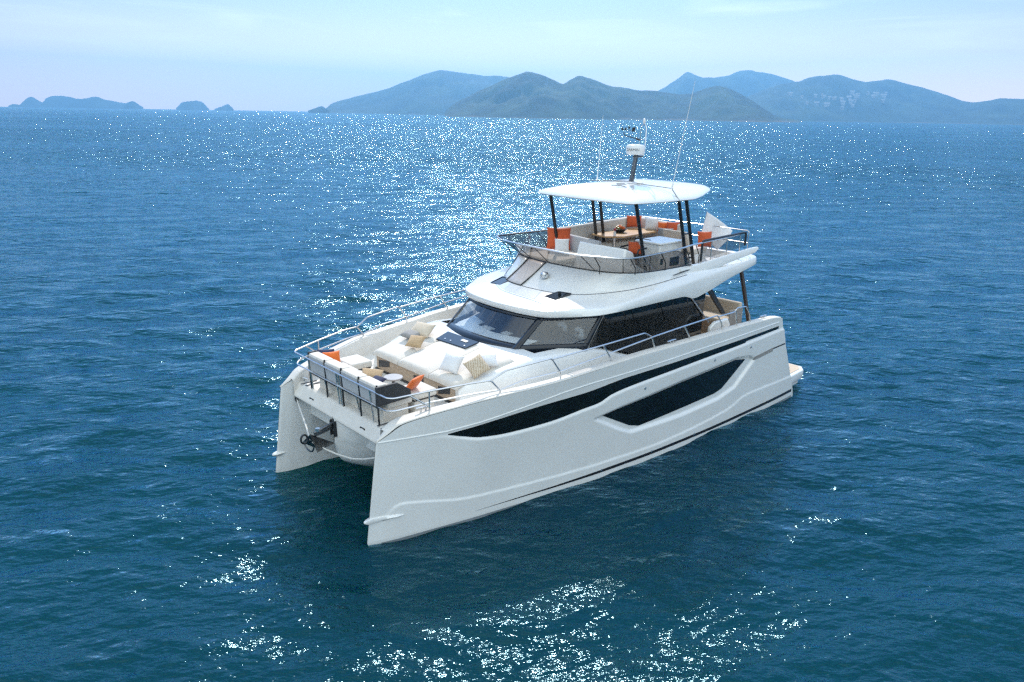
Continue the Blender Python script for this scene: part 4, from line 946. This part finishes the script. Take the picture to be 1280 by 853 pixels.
for nm, lab, x0, x1, y0, y1 in (('bow_bench', 'cream upholstered bow bench with a dark edged beige base beyond the round table', 12.60, 13.14, -1.50, -.88), ('bow_bench', 'cream bow bench beside the charcoal end panel at the port rail', 12.55, 13.10, .86, 1.42)):
    t_ = thing(nm, lab, 'bench', ((x0+x1)/2, (y0+y1)/2, 2.01), G1)
    obj('seat_cushion', MB().box(x0, x1, y0, y1, 2.32, 2.47), 'cream', t_, bevel=.04, seg=3)
    obj('seat_base', MB().box(x0+.04, x1-.03, y0+.04, y1-.04, 2.02, 2.32), 'cream', t_, bevel=.01)
    obj('seat_trim', MB().box(x0+.02, x1-.01, y0+.02, y1-.02, 2.295, 2.325), 'frame', t_, bevel=.004)
ct = thing('coffee_table', 'small round grey coffee table standing in front of the bow sofa', 'table', (12.92, .42, 2.01))
obj('tabletop', MB().lathe([(0,.47),(.19,.47),(.20,.48),(.20,.495),(.19,.505),(0,.506)], (12.92,.42,2.01), 28), 'tabletop', ct)
obj('pedestal', MB().lathe([(0,0),(.13,0),(.13,.012),(.035,.03),(.03,.47),(0,.47)], (12.92,.42,2.01), 16), 'frame', ct)
pillow('cushion', (13.50,-1.02,2.63), (.42,.42,.15), (66,0,165), 'orange', 'bright orange cushion propped at the starboard end of the bow sofa')
pillow('cushion', (13.57,-1.16,2.66), (.42,.42,.14), (70,0,150), 'navy', 'navy cushion tucked behind the bright orange cushion at the starboard end of the bow sofa')
pillow('cushion', (13.56,-.42,2.58), (.62,.34,.14), (58,0,-88), 'navy', 'long navy cushion lying along the backrest of the bow sofa')
pillow('cushion', (13.22,.10,2.55), (.50,.34,.13), (26,6,140), 'tan', 'flat tan cushion on the bow sofa next to the round table')
pillow('cushion', (13.30,.42,2.52), (.36,.28,.12), (20,0,100), 'navy', 'small navy cushion beside the round table near the charcoal end panel')
pillow('cushion', (12.98,1.24,2.61), (.44,.44,.14), (52,0,20), 'orange', 'bright orange cushion leaning on the charcoal end panel of the bow sofa')

# sunpad
sp_ = thing('sunpad', 'large cream three part sunpad with a dark hatch ahead of the windscreen', 'sunpad', (11.4, 0, 2.6))
def pad_z(x, y): return float(CT(x)) + .035 - .02*abs(y)/1.5
def pad(ya0, ya1, yb0, yb1):     # y range at the front, y range aft
    mb = MB(); rows = []
    xs = [12.20, 12.18, 12.10, 11.9, 11.6, 11.3, 11.0, 10.75, 10.70]
    for i, x in enumerate(xs):
        t = (12.2-x)/1.5; y0 = ya0*(1-t)+yb0*t; y1 = ya1*(1-t)+yb1*t; row = []
        zt = pad_z(min(x, 12.05), 0) + .055
        if i == 0: zt -= .09
        if i == 1: zt -= .03
        if i == len(xs)-1: zt -= .05
        for q in np.linspace(0, 1, 9):
            y = y0+(y1-y0)*q; e_ = min(q, 1-q)*(y1-y0)
            row.append((x, y, zt - .045*max(0, 1-e_/.06)**2 - .02*(y/1.5)**2))
        rows.append([(x, y0, zt-.13)] + row + [(x, y1, zt-.13)])
    rows.insert(0, [(12.195, p[1], 2.37) for p in rows[0]])
    mb.grid(rows, flip=False)
    return mb
for a in ((-1.50,-.52,-1.62,-.60), (-.50,.62,-.58,.56), (.64,1.56,.58,1.70)):
    obj('pad', pad(*a), 'cream', sp_, ang=70, fix=True)
hx = MB(); P = [(11.10,-.58),(11.06,.44),(10.66,.44),(10.66,-.70)]
hx.prism(P, lambda x, y: pad_z(x, y)+.05, lambda x, y: pad_z(x, y)+.085)
ht_ = obj('hatch', hx, 'frit', yacht, bevel=.012)
obj('hatch_handle', MB().prism([(10.86,.02),(10.86,.22),(10.78,.22),(10.78,.02)], lambda x, y: pad_z(x, y)+.087, lambda x, y: pad_z(x, y)+.095), 'plastic', ht_, bevel=.003)
for q in (-.4, -.2, .3): obj('hatch_catch', MB().prism([(11.0,q),(11.0,q+.04),(10.97,q+.04),(10.97,q)], lambda x, y: pad_z(x, y)+.087, lambda x, y: pad_z(x, y)+.094), 'steel', ht_)
Z1 = lambda x: pad_z(x, 0) + .06
pillow('cushion', (11.12,-1.08,Z1(11.12)+.13), (.66,.46,.17), (34,0,105), 'sand', 'sand coloured woven cushion lying on the starboard side of the sunpad')
pillow('cushion', (11.38,-1.16,Z1(11.38)+.09), (.50,.38,.15), (10,0,100), 'greypil', 'taupe cushion underneath the sand coloured one on the sunpad')
pillow('cushion', (11.60,-.66,Z1(11.6)+.12), (.44,.40,.15), (30,0,118), 'tan', 'tan cushion leaning on the sand coloured one on the sunpad')
pillow('cushion', (11.88,1.02,Z1(11.88)+.16), (.50,.48,.18), (50,6,112), 'whitefab', 'white cushion slumped beside the patterned tan one on the sunpad')
pillow('cushion', (11.66,1.58,Z1(11.66)+.14), (.48,.48,.15), (44,4,140), 'chevron', 'patterned tan cushion standing on one corner near the port edge of the sunpad', 38)
pillow('cushion', (11.30,1.48,Z1(11.3)+.10), (.46,.36,.16), (34,0,150), 'whitefab', 'pale grey cushion lying behind the patterned tan one on the sunpad')

# flybridge
fz0 = 3.76
sf = thing('flybridge_sofa', 'cream u shaped sofa running along the far side of the flybridge around the wooden table', 'sofa', (4.4, -1.6, fz0))
obj('backrest', MB().hexa([(2.55,-1.92,4.05),(6.05,-1.92,4.05),(6.05,-1.74,4.05),(2.55,-1.74,4.05),(2.55,-1.95,4.78),(6.05,-1.95,4.68),(6.05,-1.80,4.68),(2.55,-1.80,4.78)]), 'cream', sf, bevel=.05, seg=3)
obj('backrest', MB().hexa([(2.50,-1.9,4.05),(2.70,-1.9,4.05),(2.70,-.15,4.05),(2.50,-.15,4.05),(2.42,-1.9,4.76),(2.58,-1.9,4.76),(2.58,-.15,4.70),(2.42,-.15,4.70)]), 'cream', sf, bevel=.05, seg=3, )
obj('backrest', MB().hexa([(5.80,-1.75,4.05),(6.05,-1.75,4.05),(6.05,-.30,4.05),(5.80,-.30,4.05),(5.84,-1.75,4.58),(5.98,-1.75,4.58),(5.98,-.30,4.52),(5.84,-.30,4.52)]), 'greyfab', sf, bevel=.05, seg=3, label='light grey forward backrest')
for (x0, x1, y0, y1) in ((2.72,5.78,-1.74,-1.22), (2.72,3.25,-1.2,-.2), (5.25,5.78,-1.2,-.35)):
    obj('seat_cushion', MB().box(x0, x1, y0, y1, 4.06, 4.20), 'cream', sf, bevel=.04, seg=3)
    obj('seat_base', MB().box(x0, x1, y0, y1-.03, fz0-.01, 4.06), 'gelcoat', sf, bevel=.015)
fp_ = thing('flybridge_sunpad', 'grey white sunpad in front of the flybridge sofa behind the smoked deflector', 'sunpad', (6.8, -.8, fz0))
obj('pad', MB().box(6.10, 7.45, -1.70, -.35, 4.04, 4.17), 'cream', fp_, bevel=.045, seg=3)
obj('pad_base', MB().box(6.10, 7.42, -1.66, -.38, fz0-.01, 4.04), 'gelcoat', fp_, bevel=.02)
tbm = thing('dining_table', 'honey coloured wooden table on the flybridge with a fruit bowl on it', 'table', (4.0, -1.15, fz0))
tp = MB().prism([(4.85,-1.05),(4.80,-1.62),(4.55,-1.72),(2.9,-1.62),(2.75,-1.5),(2.75,-.95),(2.9,-.80),(4.45,-.72)], 4.415, 4.46)
obj('tabletop', tp, 'wood', tbm, bevel=.012)
for x in (3.3, 4.3): obj('pedestal', MB().lathe([(0,0),(.16,0),(.16,.02),(.05,.05),(.045,.655),(0,.655)], (x,-1.2,fz0), 16), 'steel', tbm)
fb = thing('fruit_bowl', 'dark bowl heaped with green and orange fruit on the wooden table', 'fruit bowl', (3.95, -1.30, 4.46))
obj('bowl', MB().lathe([(0,0),(.10,0),(.12,.015),(.21,.10),(.20,.105),(.11,.03),(0,.028)], (3.95,-1.30,4.462), 24), 'frame', fb)
frg = np.random.default_rng(3)
for k in range(11):
    a = k*2.4; rr = .13*math.sqrt(k/11); zc = 4.462+.07+.075*(1-k/11)+.02
    f_ = MB().lathe([(0,-.05),(.03,-.045),(.052,-.02),(.055,.01),(.04,.042),(.012,.052),(0,.048)], (3.95+rr*math.cos(a), -1.30+rr*math.sin(a), zc), 12)
    obj('fruit', f_, 'fruit' if k % 3 else 'orange', fb)
bo = thing('bottle', 'small red topped bottle standing on the near edge of the wooden table', 'bottle', (4.72, -.95, 4.46))
obj('glass_body', MB().lathe([(0,0),(.035,0),(.037,.01),(.037,.10),(.015,.14),(.014,.16),(0,.16)], (4.62,-.92,4.462), 14), 'plastic', bo)
obj('cap', MB().lathe([(0,0),(.03,0),(.032,.07),(0,.075)], (4.62,-.92,4.615), 12), 'redbottle', bo)
pillow('cushion', (6.30,-1.46,4.48), (.74,.68,.18), (76,0,135), 'rust', 'large rust orange cushion propped upright at the front corner of the flybridge')
pillow('cushion', (6.62,-1.02,4.38), (.44,.42,.15), (70,0,138), 'whitefab', 'square white cushion leaning beside the large rust orange one')
pillow('cushion', (2.92,-1.62,4.66), (.52,.40,.16), (72,0,140), 'rust', 'rust orange cushion on the far backrest behind the fruit bowl')
pillow('cushion', (2.72,-1.12,4.62), (.46,.44,.16), (68,0,130), 'whitefab', 'white cushion leaning on the far backrest of the flybridge sofa')
pillow('cushion', (2.70,-.72,4.58), (.34,.32,.12), (68,0,120), 'orange', 'small orange cushion just right of the white one on the flybridge sofa')
pillow('cushion', (3.30,-.18,4.48), (.50,.44,.17), (60,0,120), 'greypil', 'taupe grey cushion at the open end of the flybridge sofa')
hc = thing('helm_console', 'white helm console standing just behind the smoked deflector', 'console', (6.55, .5, fz0))
obj('console_body', MB().hexa([(6.2,-.32,fz0-.01),(6.98,-.32,fz0-.01),(6.98,1.30,fz0-.01),(6.2,1.30,fz0-.01),(6.45,-.28,4.50),(6.76,-.28,4.62),(6.76,1.26,4.62),(6.45,1.26,4.50)]), 'gelcoat', hc, bevel=.05, seg=3)
obj('instrument_panel', MB().hexa([(6.33,-.1,4.22),(6.40,-.1,4.22),(6.40,1.1,4.22),(6.33,1.1,4.22),(6.42,-.1,4.47),(6.49,-.1,4.47),(6.49,1.1,4.47),(6.42,1.1,4.47)]), 'frit', hc, bevel=.005)
wh = MB(); wh.tube([(6.18, .75+.19*math.cos(a), 4.32+.19*math.sin(a)) for a in np.linspace(0, 2*math.pi, 24, endpoint=False)], .014, 6, closed=True); wh.tube([(6.36,.75,4.32),(6.18,.75,4.32)], .02, 6)
for a in (0.5, 2.6, 4.7): wh.tube([(6.18,.75,4.32),(6.18,.75+.18*math.cos(a),4.32+.18*math.sin(a))], .010, 6)
obj('steering_wheel', wh, 'frame', hc)
hch = thing('helm_chair', 'black framed helm chair holding an orange cushion behind the console', 'chair', (5.72, .62, fz0))
obj('seat', MB().box(5.48, 5.98, .38, .92, 4.20, 4.30), 'charcoal', hch, bevel=.03)
obj('backrest', MB().hexa([(5.46,.38,4.30),(5.54,.38,4.30),(5.54,.92,4.30),(5.46,.92,4.30),(5.30,.40,4.66),(5.36,.40,4.66),(5.36,.90,4.66),(5.30,.90,4.66)]), 'charcoal', hch, bevel=.025)
obj('pedestal', MB().lathe([(0,0),(.17,0),(.17,.02),(.06,.05),(.05,.44),(0,.44)], (5.73,.65,fz0), 16), 'frame', hch)
for y in (.36, .94): obj('armrest', MB().tube(round_path([(5.44,y,4.30),(5.44,y,4.48),(5.88,y,4.46),(5.92,y,4.28)], .05), .022, 8), 'frame', hch)
pillow('cushion', (5.62,.62,4.44), (.40,.40,.13), (62,0,130), 'rust', 'rust orange cushion sitting in the black helm chair')
wbar = thing('wet_bar', 'white wet bar unit with dark grille panels between the hardtop posts', 'cabinet', (5.1, .9, fz0))
obj('cabinet_body', MB().box(4.62, 5.55, .62, 1.36, fz0-.01, 4.60), 'greyfab' if False else 'gelcoat', wbar, bevel=.03)
obj('worktop', MB().box(4.58, 5.60, .58, 1.40, 4.60, 4.65), 'gelcoat', wbar, bevel=.02)
obj('grille_panel', MB().box(4.72, 5.10, 1.362, 1.375, 4.02, 4.24), 'frame', wbar, bevel=.004)
obj('socket_panel', MB().box(5.40, 5.50, 1.362, 1.372, 4.10, 4.25), 'frame', wbar, bevel=.004)
lo_ = thing('sun_lounger', 'white upholstered lounger with a raised back at the aft end of the flybridge', 'lounger', (3.3, .55, fz0))
obj('lounger_seat', MB().box(2.65, 3.30, .0, .85, 4.04, 4.20), 'cream', lo_, bevel=.05, seg=3)
obj('lounger_back', MB().hexa([(3.28,.0,4.12),(3.46,.0,4.12),(3.46,.85,4.12),(3.28,.85,4.12),(3.62,.02,4.70),(3.74,.02,4.70),(3.74,.83,4.70),(3.62,.83,4.70)]), 'cream', lo_, bevel=.05, seg=3)
obj('lounger_base', MB().box(2.68, 3.5, .03, .82, fz0-.01, 4.05), 'gelcoat', lo_, bevel=.02)
pillow('cushion', (2.62,-.40,4.62), (.46,.30,.13), (70,0,130), 'rust', 'rust orange cushion peeping out behind the back of the white lounger')
pillow('cushion', (3.00,.95,4.46), (.46,.50,.15), (72,0,140), 'rust', 'tall rust orange cushion standing between the two aft hardtop posts')

# white flag on its staff
fl = thing('flag', 'plain white flag flying from a slim staff at the aft end of the flybridge', 'flag', (2.66, .60, 4.1))
obj('staff', MB().tube([(2.78,.60,4.05),(2.48,.60,5.16)], .012, 8), 'steel', fl)
rows = []
D = Vector((-.74, .673, 0))
for i in range(21):
    u = i/20; row = []
    for j in range(13):
        v = j/12; top_ = Vector((2.49,.60,5.14)); bot_ = Vector((2.70,.60,4.46)); p = top_*(1-v)+bot_*v
        L = .78*(1-.25*v)
        q = p + D*(u*L) + Vector((0,0,-.42*u*(1-.25*v) - .1*u*u)) + Vector((.67,.74,0))*(.07*math.sin(6*u+2.4*v)*u + .03*math.sin(13*u-3*v)*u)
        if v > .5: q = q + D*(-.18*u*(v-.5)) + Vector((0,0,.10*u*(v-.5)))
        row.append(tuple(q))
    rows.append(row)
obj('cloth', MB().grid(rows), 'flag', fl, ang=180, solid=.003)

# anchor and bridle
ac = thing('anchor', 'dark steel anchor hanging from the slot in the bow pod', 'anchor', (14.4, 0, 1.5))
obj('shank', MB().hexa([(13.98,-.035,1.60),(14.52,-.03,1.50),(14.52,.03,1.50),(13.98,.035,1.60),(13.98,-.03,1.74),(14.54,-.025,1.60),(14.54,.025,1.60),(13.98,.03,1.74)]), 'darksteel', ac, bevel=.012)
fk = MB()
tip = (14.12, 0, 1.30)
fk.add([(14.60,-.02,1.56),(14.62,.02,1.56),(14.64,-.30,1.30),(14.64,.30,1.30),(14.10,0,1.24),(14.46,0,1.22)], [(0,1,4),(0,4,2),(1,3,4),(2,4,5),(3,5,4),(0,2,5),(1,5,3),(0,5,1)])
obj('fluke', fk, 'darksteel', ac, fix=True, solid=.02)
obj('roll_bar', MB().tube([(14.66, .20*math.cos(a), 1.38+.26*math.sin(a)*(-.55) ) for a in np.linspace(0, math.pi, 13)], .016, 8), 'darksteel', ac)
obj('shackle', MB().tube([(14.74+.07*math.cos(a), -.02, 1.50+.09*math.sin(a)) for a in np.linspace(0, 2*math.pi, 14, endpoint=False)], .02, 6, closed=True), 'frame', ac)
each('anchor_roller', MB().box(13.98, 14.14, -.09, -.06, 1.40, 1.74).box(13.98, 14.14, .06, .09, 1.40, 1.74), 'frame', yacht, bevel=.01)
obj('chain_guide', MB().lathe([(0,0),(.05,0),(.05,.06),(0,.06)], (14.45,0,1.60), 12), 'steel', ac)
r1 = thing('bridle_rope', 'white mooring rope slanting from the starboard bow down to the anchor', 'rope', (14.2, -1, 1.6), 'bridle ropes holding the anchor')
obj('strand', MB().tube([(14.03,-1.70,1.68),(14.12,-1.45,1.63),(14.42,-.55,1.50),(14.58,-.08,1.42)], .018, 8), 'rope', r1)
obj('eye', MB().tube([(14.05+.0*math.cos(a), -1.68+.05*math.cos(a), 1.68+.05*math.sin(a)) for a in np.linspace(0, 2*math.pi, 14, endpoint=False)], .02, 6, closed=True), 'frame', r1)
r2 = thing('bridle_rope', 'white mooring rope sagging from the anchor across the pod to the port bow', 'rope', (14.2, 1, 1.4), 'bridle ropes holding the anchor')
obj('strand', MB().tube([(14.58,.0,1.40),(14.42,.2,1.27),(14.28,.45,1.20),(14.18,.85,1.22),(14.14,1.2,1.33),(14.10,1.66,1.52)], .018, 8), 'rope', r2)

# aft cockpit
asf = thing('cockpit_sofa', 'beige sofa with brown sides in the shaded aft cockpit', 'sofa', (2.7, 0, 1.87))
obj('seat_cushion', MB().box(2.55, 3.15, -1.6, 1.9, 2.22, 2.36), 'sand', asf, bevel=.05, seg=3)
obj('backrest', MB().hexa([(2.36,-1.6,2.2),(2.58,-1.6,2.2),(2.58,1.9,2.2),(2.36,1.9,2.2),(2.26,-1.6,2.74),(2.40,-1.6,2.74),(2.40,1.9,2.74),(2.26,1.9,2.74)]), 'sand', asf, bevel=.05, seg=3)
obj('sofa_base', MB().box(2.38, 3.10, -1.55, 1.94, 1.875, 2.22), 'beige', asf, bevel=.015)
obj('side_panel', MB().box(2.36, 3.0, 1.93, 1.97, 1.89, 2.62), 'greypil', asf, bevel=.01)
ctb = thing('cockpit_table', 'low beige table in front of the aft cockpit sofa', 'table', (3.7, .6, 1.87))
obj('tabletop', MB().box(3.42, 4.05, -.6, 1.4, 2.52, 2.56), 'wood', ctb, bevel=.012)
for y in (-.2, 1.0): obj('pedestal', MB().lathe([(0,0),(.12,0),(.12,.02),(.045,.05),(.04,.645),(0,.645)], (3.73,y,1.876), 14), 'steel', ctb)
